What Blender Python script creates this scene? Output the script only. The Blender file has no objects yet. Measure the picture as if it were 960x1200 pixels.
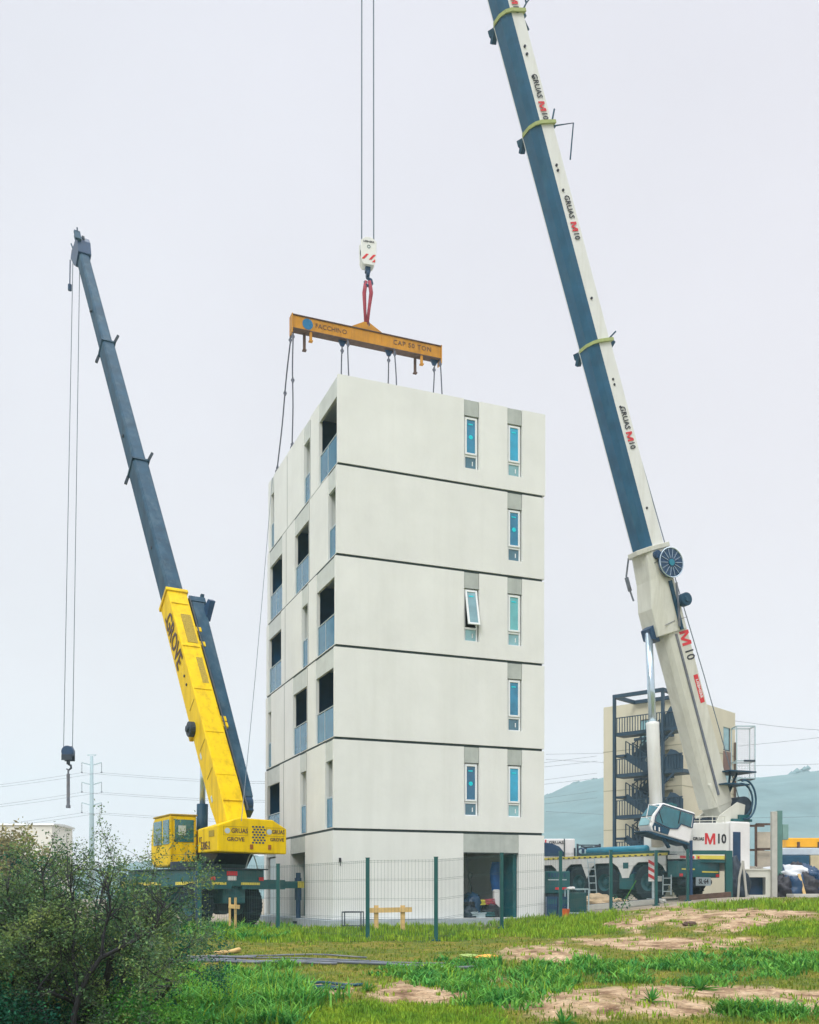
import bpy, bmesh, math, random
import numpy as np
from mathutils import Matrix, Vector
random.seed(7); np.random.seed(7)
R = math.radians
scene = bpy.context.scene
COL = scene.collection
F = 1190.0; HZ = 1050.0; CX = 480.0          # focal length and horizon of the photograph, in its own pixels

# ------------------------------------------------------------------ helpers
WM = {}                                       # world matrix of every object made here
def px(pxx, py, Y):                           # a real point at depth Y metres
    return Vector(((pxx-CX)/F*Y, Y, (HZ-py)/F*Y))

def frame(o, x, y=None, z=None):
    x = Vector(x).normalized()
    if z is None: z = Vector((0, 0, 1))
    z = Vector(z)
    if y is None:
        y = z.cross(x).normalized()
    else:
        y = Vector(y).normalized()
    z = x.cross(y).normalized()
    M = Matrix.Identity(4)
    for i, a in enumerate((x, y, z)):
        M[0][i], M[1][i], M[2][i] = a
    M[0][3], M[1][3], M[2][3] = o
    return M

class MB:
    def __init__(s, M=None):
        s.v = []; s.f = []; s.m = []; s.M = M or Matrix.Identity(4); s.c = 0
    def add(s, vs, fs, m=None):
        b = len(s.v)
        s.v += [tuple(s.M @ Vector(v)) for v in vs]
        s.f += [tuple(b+i for i in f) for f in fs]
        s.m += [s.c if m is None else m]*len(fs)
        return s
    def box(s, lo, hi, m=None):
        x0, y0, z0 = lo; x1, y1, z1 = hi
        return s.add([(x0,y0,z0),(x1,y0,z0),(x1,y1,z0),(x0,y1,z0),(x0,y0,z1),(x1,y0,z1),(x1,y1,z1),(x0,y1,z1)],
                     [(0,3,2,1),(4,5,6,7),(0,1,5,4),(1,2,6,5),(2,3,7,6),(3,0,4,7)], m)
    def bar(s, p0, p1, w, h, m=None, up=(0,0,1)):      # rectangular bar between two points
        p0, p1 = Vector(p0), Vector(p1); d = (p1-p0).normalized(); up = Vector(up)
        if abs(d.dot(up)) > .98: up = Vector((0,1,0)) if abs(d.y) < .9 else Vector((1,0,0))
        a = d.cross(up).normalized(); b = a.cross(d).normalized()
        vs = []
        for p in (p0, p1):
            for i, j in ((-1,-1),(1,-1),(1,1),(-1,1)): vs.append(p+a*(i*w/2)+b*(j*h/2))
        return s.add(vs, [(3,2,1,0),(4,5,6,7),(0,1,5,4),(1,2,6,5),(2,3,7,6),(3,0,4,7)], m)
    def tube(s, pts, r, n=8, m=None, caps=True):
        pts = [Vector(p) for p in pts]
        rs = r if isinstance(r, (list, tuple)) else [r]*len(pts)
        rings = []; prev = None
        for i, p in enumerate(pts):
            d = (pts[min(i+1, len(pts)-1)]-pts[max(i-1, 0)]).normalized()
            if prev is None:
                u = Vector((0,0,1)) if abs(d.z) < .9 else Vector((1,0,0))
                a = d.cross(u).normalized()
            else:
                a = (prev - d*prev.dot(d)).normalized()
            prev = a; b = d.cross(a)
            rings.append([p+(a*math.cos(2*math.pi*k/n)+b*math.sin(2*math.pi*k/n))*rs[i] for k in range(n)])
        return s.loft(rings, caps, m)
    def loft(s, rings, caps=True, m=None, mats=None):
        n = len(rings[0]); vs = [v for r_ in rings for v in r_]; fs = []; ms = []
        for i in range(len(rings)-1):
            for k in range(n):
                k2 = (k+1) % n
                fs.append((i*n+k, i*n+k2, (i+1)*n+k2, (i+1)*n+k))
                ms.append(mats[k] if mats else (s.c if m is None else m))
        if caps:
            fs.append(tuple(reversed(range(n)))); fs.append(tuple((len(rings)-1)*n+k for k in range(n)))
            ms += [(s.c if m is None else m)]*2
        b = len(s.v)
        s.v += [tuple(s.M @ Vector(v)) for v in vs]; s.f += [tuple(b+i for i in f) for f in fs]; s.m += ms
        return s
    def disc(s, c, axis, r, t, n=20, m=None):          # thick disc
        c = Vector(c); a = Vector(axis).normalized()
        return s.tube([c-a*t/2, c+a*t/2], r, n, m)
    def prism(s, poly, o, ax, ay, az, t, m=None):       # polygon in plane (ax, ay), extruded along az by t
        o, ax, ay, az = Vector(o), Vector(ax), Vector(ay), Vector(az)
        a = [o+ax*p[0]+ay*p[1] for p in poly]; b = [p+az*t for p in a]
        return s.loft([a, b], True, m)
    def wall(s, x0, x1, z0, z1, y0, y1, holes, m=None):  # wall in the local XZ plane with rectangular holes
        xs = sorted({x0, x1, *[min(max(h[0], x0), x1) for h in holes], *[min(max(h[1], x0), x1) for h in holes]})
        zs = sorted({z0, z1, *[min(max(h[2], z0), z1) for h in holes], *[min(max(h[3], z0), z1) for h in holes]})
        def solid(i, j):
            if i < 0 or j < 0 or i >= len(xs)-1 or j >= len(zs)-1: return False
            cx, cz = (xs[i]+xs[i+1])/2, (zs[j]+zs[j+1])/2
            return not any(h[0] < cx < h[1] and h[2] < cz < h[3] for h in holes)
        for i in range(len(xs)-1):
            for j in range(len(zs)-1):
                if not solid(i, j): continue
                a, b, c, d = xs[i], xs[i+1], zs[j], zs[j+1]
                q = [((a,y0,c),(b,y0,c),(b,y0,d),(a,y0,d)), ((b,y1,c),(a,y1,c),(a,y1,d),(b,y1,d))]
                if not solid(i-1, j): q.append(((a,y1,c),(a,y0,c),(a,y0,d),(a,y1,d)))
                if not solid(i+1, j): q.append(((b,y0,c),(b,y1,c),(b,y1,d),(b,y0,d)))
                if not solid(i, j-1): q.append(((a,y1,c),(b,y1,c),(b,y0,c),(a,y0,c)))
                if not solid(i, j+1): q.append(((a,y0,d),(b,y0,d),(b,y1,d),(a,y1,d)))
                for f in q: s.add(f, [(0,1,2,3)], m)
        return s
    def build(s, name, mats, parent=None, bevel=0, smooth=False, loc=None, recalc=True):
        if not isinstance(mats, (list, tuple)): mats = [mats]
        me = bpy.data.meshes.new(name)
        if parent is not None: PM = WM[parent]
        elif loc is not None: PM = Matrix.Translation(loc)
        else: PM = Matrix.Identity(4)
        I = PM.inverted()
        me.from_pydata([tuple(I @ Vector(v)) for v in s.v], [], s.f)
        for m in mats: me.materials.append(m)
        me.polygons.foreach_set('material_index', s.m)
        if recalc:
            bm = bmesh.new(); bm.from_mesh(me); bmesh.ops.recalc_face_normals(bm, faces=bm.faces); bm.to_mesh(me); bm.free()
        if smooth: me.polygons.foreach_set('use_smooth', [True]*len(me.polygons))
        me.update()
        o = bpy.data.objects.new(name, me); COL.objects.link(o)
        if parent is not None: o.parent = parent
        elif loc is not None: o.location = loc
        WM[o] = PM
        if bevel:
            b = o.modifiers.new('bevel', 'BEVEL'); b.width = bevel; b.segments = 2; b.limit_method = 'ANGLE'; b.angle_limit = R(40)
        if smooth == 2:
            me.shade_auto_smooth = True if hasattr(me, 'shade_auto_smooth') else None
        return o

def thing(name, label, cat, M, group=None):
    if isinstance(M, (tuple, list, Vector)): M = Matrix.Translation(M)
    o = bpy.data.objects.new(name, None); COL.objects.link(o); o.empty_display_size = .3
    o.matrix_world = M; WM[o] = M.copy()
    return tag(o, label, cat, group)
def tag(o, label=None, cat=None, group=None, kind=None):
    if label: o['label'] = label
    if cat: o['category'] = cat
    if group: o['group'] = group
    if kind: o['kind'] = kind
    return o
def place(me, name, parent, M):                 # put a shared mesh under parent at world matrix M
    o = bpy.data.objects.new(name, me); COL.objects.link(o); o.parent = parent
    o.matrix_local = WM[parent].inverted() @ M; WM[o] = M.copy()
    return o
def kids(o): return [c for c in WM if c.parent == o]
def dup(o, M, label=None, parent=None):
    c = o.copy(); COL.objects.link(c)
    if parent is None: c.matrix_world = M; WM[c] = M.copy()
    else: c.parent = parent; WM[c] = WM[parent] @ c.matrix_local
    if label: c['label'] = label
    for k in kids(o): dup(k, None, parent=c)
    return c

def text(body, size, o, xdir, ydir, mat, parent, name='lettering', bold=.015, ext=.004, align='CENTER', spacing=1.0, xs=1.0):
    bold = min(bold, .028)
    cu = bpy.data.curves.new(name, 'FONT'); cu.body = body; cu.size = size; cu.extrude = ext; cu.offset = bold*size
    cu.align_x = align; cu.align_y = 'CENTER'; cu.space_character = spacing; cu.resolution_u = 2
    t = bpy.data.objects.new('t', cu); COL.objects.link(t)
    dg = bpy.context.evaluated_depsgraph_get()
    me = bpy.data.meshes.new_from_object(t.evaluated_get(dg)); bpy.data.objects.remove(t)
    me.materials.clear(); me.materials.append(mat)
    x = Vector(xdir).normalized(); y = Vector(ydir); y = (y-x*y.dot(x)).normalized()
    return place(me, name, parent, frame(o, x, y) @ Matrix.Diagonal((xs, 1, 1, 1)))

# ------------------------------------------------------------------ materials
def mat(name, col, rough=.7, metal=0, var=.12, scale=3, bump=0, dirt=None, dirt_amt=.3, streak=False, spec=.4, coat=0, alpha=None, tone=0):
    m = bpy.data.materials.new(name); m.use_nodes = True; nt = m.node_tree; N = nt.nodes; L = nt.links
    bs = N['Principled BSDF']; bs.inputs['Roughness'].default_value = rough; bs.inputs['Metallic'].default_value = metal
    bs.inputs['Specular IOR Level'].default_value = spec
    if coat: bs.inputs['Coat Weight'].default_value = coat; bs.inputs['Coat Roughness'].default_value = .15
    if alpha is not None: bs.inputs['Alpha'].default_value = alpha
    tc = N.new('ShaderNodeTexCoord'); mp = N.new('ShaderNodeMapping'); L.new(tc.outputs['Object'], mp.inputs[0])
    n = N.new('ShaderNodeTexNoise'); n.inputs['Scale'].default_value = scale; n.inputs['Detail'].default_value = 8; n.inputs['Roughness'].default_value = .62
    L.new(mp.outputs[0], n.inputs['Vector'])
    cr = N.new('ShaderNodeValToRGB'); L.new(n.outputs['Fac'], cr.inputs[0])
    c = Vector(col[:3])
    cr.color_ramp.elements[0].position = .3; cr.color_ramp.elements[1].position = .7
    cr.color_ramp.elements[0].color = (*(c*(1-var)), 1); cr.color_ramp.elements[1].color = (*[min(1, k) for k in c*(1+var)], 1)
    out = cr.outputs[0]
    if dirt:
        n2 = N.new('ShaderNodeTexNoise'); n2.inputs['Scale'].default_value = scale*.6; n2.inputs['Detail'].default_value = 10; n2.inputs['Roughness'].default_value = .7
        mp2 = N.new('ShaderNodeMapping'); L.new(tc.outputs['Object'], mp2.inputs[0]); mp2.inputs['Location'].default_value = (3.1, 7.7, 1.3)
        if streak: mp2.inputs['Scale'].default_value = (3, 3, .25)
        L.new(mp2.outputs[0], n2.inputs['Vector'])
        r2 = N.new('ShaderNodeValToRGB'); r2.color_ramp.elements[0].position = .48; r2.color_ramp.elements[1].position = .72
        r2.color_ramp.elements[0].color = (0,0,0,1); r2.color_ramp.elements[1].color = (dirt_amt,)*3+(1,)
        L.new(n2.outputs['Fac'], r2.inputs[0])
        mx = N.new('ShaderNodeMixRGB'); mx.inputs[2].default_value = (*dirt, 1); L.new(r2.outputs[0], mx.inputs[0]); L.new(out, mx.inputs[1]); out = mx.outputs[0]
    if tone:                                   # each cast piece has its own tone
        oi = N.new('ShaderNodeObjectInfo'); mr = N.new('ShaderNodeMapRange'); mr.inputs[3].default_value = 1-tone; mr.inputs[4].default_value = 1+tone; L.new(oi.outputs['Random'], mr.inputs[0])
        hv = N.new('ShaderNodeHueSaturation'); L.new(mr.outputs[0], hv.inputs['Value']); L.new(out, hv.inputs['Color']); out = hv.outputs[0]
    L.new(out, bs.inputs['Base Color'])
    if bump:
        n3 = N.new('ShaderNodeTexNoise'); n3.inputs['Scale'].default_value = scale*8; n3.inputs['Detail'].default_value = 6
        L.new(tc.outputs['Object'], n3.inputs['Vector'])
        b = N.new('ShaderNodeBump'); b.inputs['Strength'].default_value = bump; b.inputs['Distance'].default_value = .02
        L.new(n3.outputs['Fac'], b.inputs['Height']); L.new(b.outputs[0], bs.inputs['Normal'])
    return m

M = {}
M['wall'] = mat('precast_wall', (.74,.762,.748), .85, var=.045, scale=.8, bump=.15, dirt=(.50,.52,.48), dirt_amt=.17, streak=True, tone=.02)
M['wallin'] = mat('inner_wall', (.62,.64,.62), .9, var=.05, scale=1)
M['loggiaw'] = mat('shade_blue_lining', (.01,.085,.19), .35, var=.2, scale=1.2)  # navy colour stands in for the deep shade inside the balconies
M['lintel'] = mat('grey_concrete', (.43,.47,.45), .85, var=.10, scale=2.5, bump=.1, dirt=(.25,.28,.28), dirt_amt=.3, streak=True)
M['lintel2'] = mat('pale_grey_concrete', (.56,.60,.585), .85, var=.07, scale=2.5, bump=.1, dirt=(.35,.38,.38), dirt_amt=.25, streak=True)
M['joint'] = mat('joint_gasket', (.035,.055,.06), .8, var=.2, scale=6)
M['slab'] = mat('foundation_concrete', (.36,.42,.46), .9, var=.12, scale=2, bump=.2)
M['frame'] = mat('window_frame', (.78,.82,.84), .35, var=.02, scale=3)
M['film'] = mat('blue_film_glass', (.03,.36,.58), .12, var=.2, scale=1.6, spec=.6)
M['glassd'] = mat('window_glass', (.06,.16,.22), .06, var=.25, scale=1.5, spec=.8)
M['glassl'] = mat('pale_window_glass', (.22,.42,.46), .1, var=.2, scale=1.5, spec=.7)
M['sticker'] = mat('cyan_sticker', (.0,.62,.72), .4, var=.05)
M['rail'] = mat('pale_metal_rail', (.5,.6,.64), .35, metal=.4, var=.05)
M['railglass'] = mat('railing_glass', (.05,.21,.34), .12, var=.15, scale=1.2, spec=.5, alpha=.85)
M['loggia'] = mat('balcony_door_glass', (.015,.06,.12), .1, var=.2, scale=1.3, spec=.5)
M['yellow'] = mat('yellow_paint', (.80,.545,.001), .5, var=.07, scale=2.2, dirt=(.36,.20,.015), dirt_amt=.6, streak=True, spec=.12)
M['ygrate'] = mat('walkway_grating', (.36,.26,.03), .8, var=.4, scale=22)
M['steelblue'] = mat('grey_boom_paint', (.014,.058,.105), .6, var=.3, scale=1.6, dirt=(.09,.15,.19), dirt_amt=.55, streak=True, spec=.22)
M['steeldk'] = mat('dark_steel', (.02,.035,.055), .55, var=.3, scale=5)
M['white'] = mat('white_paint', (.72,.74,.72), .38, var=.04, scale=1.8, dirt=(.45,.44,.34), dirt_amt=.3, streak=True, coat=.2)
M['whitec'] = mat('clean_white_paint', (.8,.8,.8), .4, var=.03, scale=2, dirt=(.5,.48,.42), dirt_amt=.2)
M['cream'] = mat('cream_paint', (.62,.63,.56), .45, var=.06, scale=1.2, dirt=(.34,.33,.25), dirt_amt=.45, streak=True)
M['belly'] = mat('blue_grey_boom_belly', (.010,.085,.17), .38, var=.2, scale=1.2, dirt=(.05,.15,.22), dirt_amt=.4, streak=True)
M['collar'] = mat('green_yellow_collar', (.36,.42,.16), .5, var=.15, scale=5)
M['navy'] = mat('navy_paint', (.012,.05,.12), .4, var=.2, scale=3)
M['teal'] = mat('teal_paint', (.003,.095,.11), .42, var=.18, scale=2.5, dirt=(.12,.14,.12), dirt_amt=.35, coat=.15)
M['tealb'] = mat('bright_teal_paint', (.01,.2,.3), .4, var=.18, scale=2.5)
M['tyre'] = mat('tyre_rubber', (.008,.02,.032), .85, var=.3, scale=8, dirt=(.06,.07,.07), dirt_amt=.18)
M['rim'] = mat('wheel_rim', (.015,.09,.11), .5, var=.2, scale=6)
M['cabglass'] = mat('cab_glass', (.012,.13,.17), .06, var=.35, scale=1.6, spec=.8)
M['red'] = mat('red_paint', (.62,.03,.04), .5, var=.08)
M['black'] = mat('black_paint', (.02,.02,.03), .5, var=.1)
M['chrome'] = mat('chromed_rod', (.55,.68,.78), .18, metal=.7, var=.06)
M['stripe'] = mat('reflective_yellow', (.72,.62,.10), .5, var=.1)
M['orange'] = mat('orange_beam_paint', (.52,.235,.012), .5, var=.14, scale=2.5, dirt=(.2,.09,.03), dirt_amt=.5, streak=True)
M['browndk'] = mat('rusty_dark_steel', (.10,.06,.045), .75, var=.3, scale=5)
M['blue'] = mat('blue_emblem', (.01,.15,.32), .5, var=.15, scale=6)
M['rope'] = mat('wire_rope', (.16,.2,.24), .5, metal=.4, var=.3, scale=30)
M['sling'] = mat('red_webbing', (.36,.06,.09), .8, var=.3, scale=8)
M['chain'] = mat('steel_chain', (.10,.11,.14), .5, metal=.5, var=.3, scale=30)
M['pole'] = mat('galvanised_pole', (.36,.48,.52), .5, var=.1, scale=.5)
M['post'] = mat('green_fence_post', (.004,.085,.085), .4, var=.12, scale=4, coat=.2)
M['wire'] = mat('green_fence_wire', (.035,.09,.09), .6, var=.15, scale=4)
M['wood'] = mat('raw_lumber', (.62,.43,.18), .8, var=.18, scale=6, bump=.2)
M['pipe'] = mat('grey_pipe', (.13,.15,.19), .5, var=.3, scale=3, dirt=(.3,.24,.17), dirt_amt=.4)
M['beige'] = mat('beige_render', (.62,.59,.45), .9, var=.05, scale=.4, dirt=(.4,.38,.28), dirt_amt=.2, streak=True)
M['beiged'] = mat('olive_render', (.34,.33,.23), .9, var=.06, scale=.4)
M['brown'] = mat('brown_cladding', (.2,.12,.1), .8, var=.2, scale=1)
M['stair'] = mat('dark_blue_steel', (.018,.05,.085), .5, var=.25, scale=1.5)
M['concrete'] = mat('weathered_concrete', (.45,.45,.41), .9, var=.15, scale=2, bump=.2)
M['tarpblue'] = mat('blue_tarp', (.01,.10,.36), .5, var=.3, scale=4)
M['tarpwhite'] = mat('white_tarp', (.68,.72,.76), .55, var=.1, scale=3)
M['bark'] = mat('shrub_bark', (.028,.03,.035), .9, var=.35, scale=10, bump=.3)
M['twig'] = mat('grey_twigs', (.10,.115,.10), .9, var=.4, scale=8)

def red_m(size, o, xdir, ydir, mat_, parent, t=.006):   # block capital M cut as one outline
    w = size*.86; h = size*.72; s = w*.19
    P = [(-w/2,-h/2),(-w/2+s,-h/2),(-w/2+s,h*.16),(-w*.07,-h/2),(w*.07,-h/2),(w/2-s,h*.16),(w/2-s,-h/2),(w/2,-h/2),(w/2,h/2),(w/2-s*1.25,h/2),(0,-h*.14),(-w/2+s*1.25,h/2),(-w/2,h/2)]
    x = Vector(xdir).normalized(); y = Vector(ydir); y = (y-x*y.dot(x)).normalized(); z = x.cross(y)
    return MB().prism(P, o, x, y, z, t).build('lettering', mat_, parent)
# ------------------------------------------------------------------ camera, light, air
cam = bpy.data.cameras.new('camera'); co = bpy.data.objects.new('camera', cam); COL.objects.link(co)
co.location = (0, 0, 0); co.rotation_euler = (R(90), 0, 0)
cam.sensor_fit = 'HORIZONTAL'; cam.sensor_width = 36; cam.lens = 36*F/960
cam.shift_y = 450/960; cam.clip_start = .1; cam.clip_end = 6000
scene.camera = co

SUN_EL, SUN_AZ = 40, 200                     # soft sun behind cloud, from behind and left of the camera
w = bpy.data.worlds.new('World'); scene.world = w; w.use_nodes = True
nt = w.node_tree; N = nt.nodes; L = nt.links; bg = N['Background']; bg.inputs['Strength'].default_value = .1
sky = N.new('ShaderNodeTexSky'); sky.sky_type = 'NISHITA'; sky.sun_disc = False
sky.sun_elevation = R(SUN_EL); sky.sun_rotation = R(SUN_AZ); sky.air_density = 2; sky.dust_density = 6
hs = N.new('ShaderNodeHueSaturation'); hs.inputs['Saturation'].default_value = .25; L.new(sky.outputs[0], hs.inputs['Color'])
tc = N.new('ShaderNodeTexCoord'); sp = N.new('ShaderNodeSeparateXYZ'); L.new(tc.outputs['Generated'], sp.inputs[0])
cr = N.new('ShaderNodeValToRGB'); L.new(sp.outputs['Z'], cr.inputs[0])
e = cr.color_ramp.elements
e[0].position = 0; e[0].color = (1.02, .965, .99, 1)
e[1].position = 1; e[1].color = (4.2, 4.2, 4.25, 1)
for p, c in ((.25, (.84,.825,.87,1)), (.70, (.80,.80,.87,1)), (.84, (2.1,2.1,2.15,1))):
    k = e.new(p); k.color = c
# faint cloud mottling
cn = N.new('ShaderNodeTexNoise'); cn.inputs['Scale'].default_value = 2.2; cn.inputs['Detail'].default_value = 4; L.new(tc.outputs['Generated'], cn.inputs['Vector'])
cm = N.new('ShaderNodeMapRange'); cm.inputs[1].default_value = .3; cm.inputs[2].default_value = .7; cm.inputs[3].default_value = .965; cm.inputs[4].default_value = 1.055
L.new(cn.outputs['Fac'], cm.inputs[0])
# the cloud layer is a touch cooler towards the left of the view (west)
tint = N.new('ShaderNodeMapRange'); tint.inputs[1].default_value = -.5; tint.inputs[2].default_value = .5; tint.inputs[3].default_value = 0; tint.inputs[4].default_value = 1
L.new(sp.outputs['X'], tint.inputs[0])
tm = N.new('ShaderNodeMixRGB'); tm.inputs[1].default_value = (9.75, 9.95, 10.0, 1); tm.inputs[2].default_value = (10.15, 9.95, 10.0, 1)
L.new(tint.outputs[0], tm.inputs[0])
m1 = N.new('ShaderNodeMixRGB'); m1.blend_type = 'MULTIPLY'; m1.inputs[0].default_value = 1; L.new(cr.outputs[0], m1.inputs[1]); L.new(tm.outputs[0], m1.inputs[2])
m2 = N.new('ShaderNodeMixRGB'); m2.blend_type = 'MULTIPLY'; m2.inputs[0].default_value = 1; L.new(m1.outputs[0], m2.inputs[1]); L.new(cm.outputs[0], m2.inputs[2])
m3 = N.new('ShaderNodeMixRGB'); m3.inputs[0].default_value = .93; L.new(hs.outputs[0], m3.inputs[1]); L.new(m2.outputs[0], m3.inputs[2])
L.new(m3.outputs[0], bg.inputs['Color'])

sl = bpy.data.lights.new('sun', 'SUN'); sl.energy = 1.5; sl.angle = R(20); sl.color = (1, .97, .92)
so = bpy.data.objects.new('sun', sl); COL.objects.link(so)
az = R(SUN_AZ)                                # direction the light comes from, measured from +Y clockwise
sd = Vector((math.sin(az)*math.cos(R(SUN_EL)), math.cos(az)*math.cos(R(SUN_EL)), math.sin(R(SUN_EL))))
so.rotation_euler = sd.to_track_quat('Z', 'Y').to_euler(); so.location = (0, -5, 60)

scene.view_settings.view_transform = 'Standard'; scene.view_settings.look = 'None'
scene.view_settings.exposure = .07; scene.view_settings.gamma = 1
scene.render.engine = 'CYCLES'
cy = scene.cycles; cy.use_denoising = True; cy.max_bounces = 6; cy.diffuse_bounces = 3; cy.glossy_bounces = 3
cy.transparent_max_bounces = 16; cy.volume_bounces = 1; cy.transmission_bounces = 4; cy.use_adaptive_sampling = True
cy.adaptive_threshold = .015

def haze():
    me = MB().box((-760, -45, -12), (760, 830, 96))
    m = bpy.data.materials.new('haze_air'); m.use_nodes = True; nt = m.node_tree; nt.nodes.clear()
    o = nt.nodes.new('ShaderNodeOutputMaterial'); v = nt.nodes.new('ShaderNodeVolumePrincipled')
    v.inputs['Color'].default_value = (.70, .92, 1, 1); v.inputs['Density'].default_value = .0007; v.inputs['Anisotropy'].default_value = .0
    nt.links.new(v.outputs[0], o.inputs['Volume'])
    tag(me.build('haze', m), 'pale blue haze hanging over the whole site and hills', 'haze', kind='stuff')
haze()

# ------------------------------------------------------------------ ground
_rng = np.random.RandomState(3); _tab = _rng.rand(256, 256)
def vn(x, y):                                 # value noise
    x = np.asarray(x, float); y = np.asarray(y, float)
    xi = np.floor(x).astype(int); yi = np.floor(y).astype(int); fx = x-xi; fy = y-yi
    fx = fx*fx*(3-2*fx); fy = fy*fy*(3-2*fy)
    g = lambda i, j: _tab[i % 256, j % 256]
    return (g(xi,yi)*(1-fx)+g(xi+1,yi)*fx)*(1-fy)+(g(xi,yi+1)*(1-fx)+g(xi+1,yi+1)*fx)*fy
def fbm(x, y, o=4):
    s = 0; a = .5
    for i in range(o): s = s+a*(vn(x*2**i+17*i, y*2**i+5*i)-.5); a *= .5
    return s
def gbase(x, y):
    x = np.asarray(x, float); y = np.asarray(y, float)
    b = np.interp(y, [-50, 8, 12, 20, 25, 31, 60, 100], [-1.6, -1.6, -1.56, -1.34, -1.12, -1.0, -1.0, -1.0])
    ramp = np.clip((y-14)/16, 0, 1)*np.clip((140-y)/60, 0, 1)
    return b + .09*np.clip(x-2, 0, 10.5)*ramp
def pix(x, y, z): return CX+F*x/np.maximum(y, .5), HZ-F*z/np.maximum(y, .5)
def blob(u, v, cx, cy_, rx, ry, e=.35, n=0):
    d = ((u-cx)/rx)**2+((v-cy_)/ry)**2
    return np.clip((1-d+n)/e, 0, 1)
def gz(x, y):
    z = gbase(x, y); x = np.asarray(x, float); y = np.asarray(y, float)
    near = np.clip((y-6)/3, 0, 1)*np.clip((34-y)/6, 0, 1)*np.clip((14-np.abs(x))/4, 0, 1)
    z = z + near*(.16*fbm(x*.55, y*.55)+.05*fbm(x*2.4+9, y*2.4))
    u, v = pix(x, y, z)
    k = np.clip((y-6)/2, 0, 1)*np.clip((36-y)/3, 0, 1)
    z = z + k*(.20*np.exp(-((u-640)/75)**2-((v-1126)/14)**2)          # low spoil heaps
               + .13*np.exp(-((u-480)/60)**2-((v-1168)/16)**2)
               + .16*np.exp(-((u-850)/150)**2-((v-1080)/16)**2)
               + .16*np.exp(-((u-740)/140)**2-((v-1178)/16)**2))
    return z
def gzs(x, y): return float(gz(np.array([x]), np.array([y]))[0])
def hit(u, v):                                # where the ray of a photograph pixel meets the ground (vectorised)
    u = np.atleast_1d(np.asarray(u, float)); v = np.atleast_1d(np.asarray(v, float)); a = (u-CX)/F; s = (v-HZ)/F
    lo = np.full(u.shape, 7.5); step = .25; Y = lo.copy(); done = np.zeros(u.shape, bool)
    for i in range(130):
        Yn = Y+step*(1+i*.012)
        z = gz(a*Yn, Yn); h = (-s*Yn) <= z
        done |= h; Y = np.where(done, Y, Yn)
        if done.all(): break
    return a*Y, Y
def masks(x, y, z):
    u, v = pix(x, y, z)
    nz = 2.0*fbm(x*.8+40, y*.55)+1.8*fbm(x*2.9, y*2.2+20)
    b = lambda *a, e=.5: blob(u, v, *a, e=e, n=nz)
    dirt = np.maximum.reduce([b(840, 1077, 125, 15), b(745, 1082, 50, 11), b(900, 1070, 60, 5), b(800, 1106, 160, 8), b(645, 1118, 55, 11), b(560, 1150, 28, 12),
                              b(488, 1162, 62, 20), b(380, 1160, 40, 8), b(700, 1178, 150, 21), b(800, 1162, 110, 9), b(950, 1168, 60, 9), b(930, 1178, 80, 13), b(240, 1126, 80, 3)])
    dirt = dirt*np.clip((36.5-y)/1.5, 0, 1)
    weed = np.maximum.reduce([b(250, 1091, 110, 12), b(250, 1168, 130, 40), b(150, 1130, 60, 30), b(545, 1145, 90, 17), b(690, 1140, 90, 15), b(880, 1130, 130, 17), b(640, 1150, 50, 14),
                              b(830, 1148, 60, 8), b(590, 1178, 45, 10), b(900, 1190, 70, 9), b(40, 1160, 140, 60)])
    lush = np.maximum.reduce([b(330, 1097, 120, 9), b(480, 1093, 130, 11), b(640, 1086, 110, 12), b(700, 1078, 60, 8), b(480, 1195, 150, 22), b(935, 1090, 65, 11), b(900, 1064, 110, 6), b(340, 1185, 60, 15)])
    front = np.clip((37-y)/2, 0, 1)
    yard = np.clip((y-31.2-.25*np.clip(x-1, 0, 12))/1.2+nz, 0, 1)
    return dirt, weed*front, lush*front, yard

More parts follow.
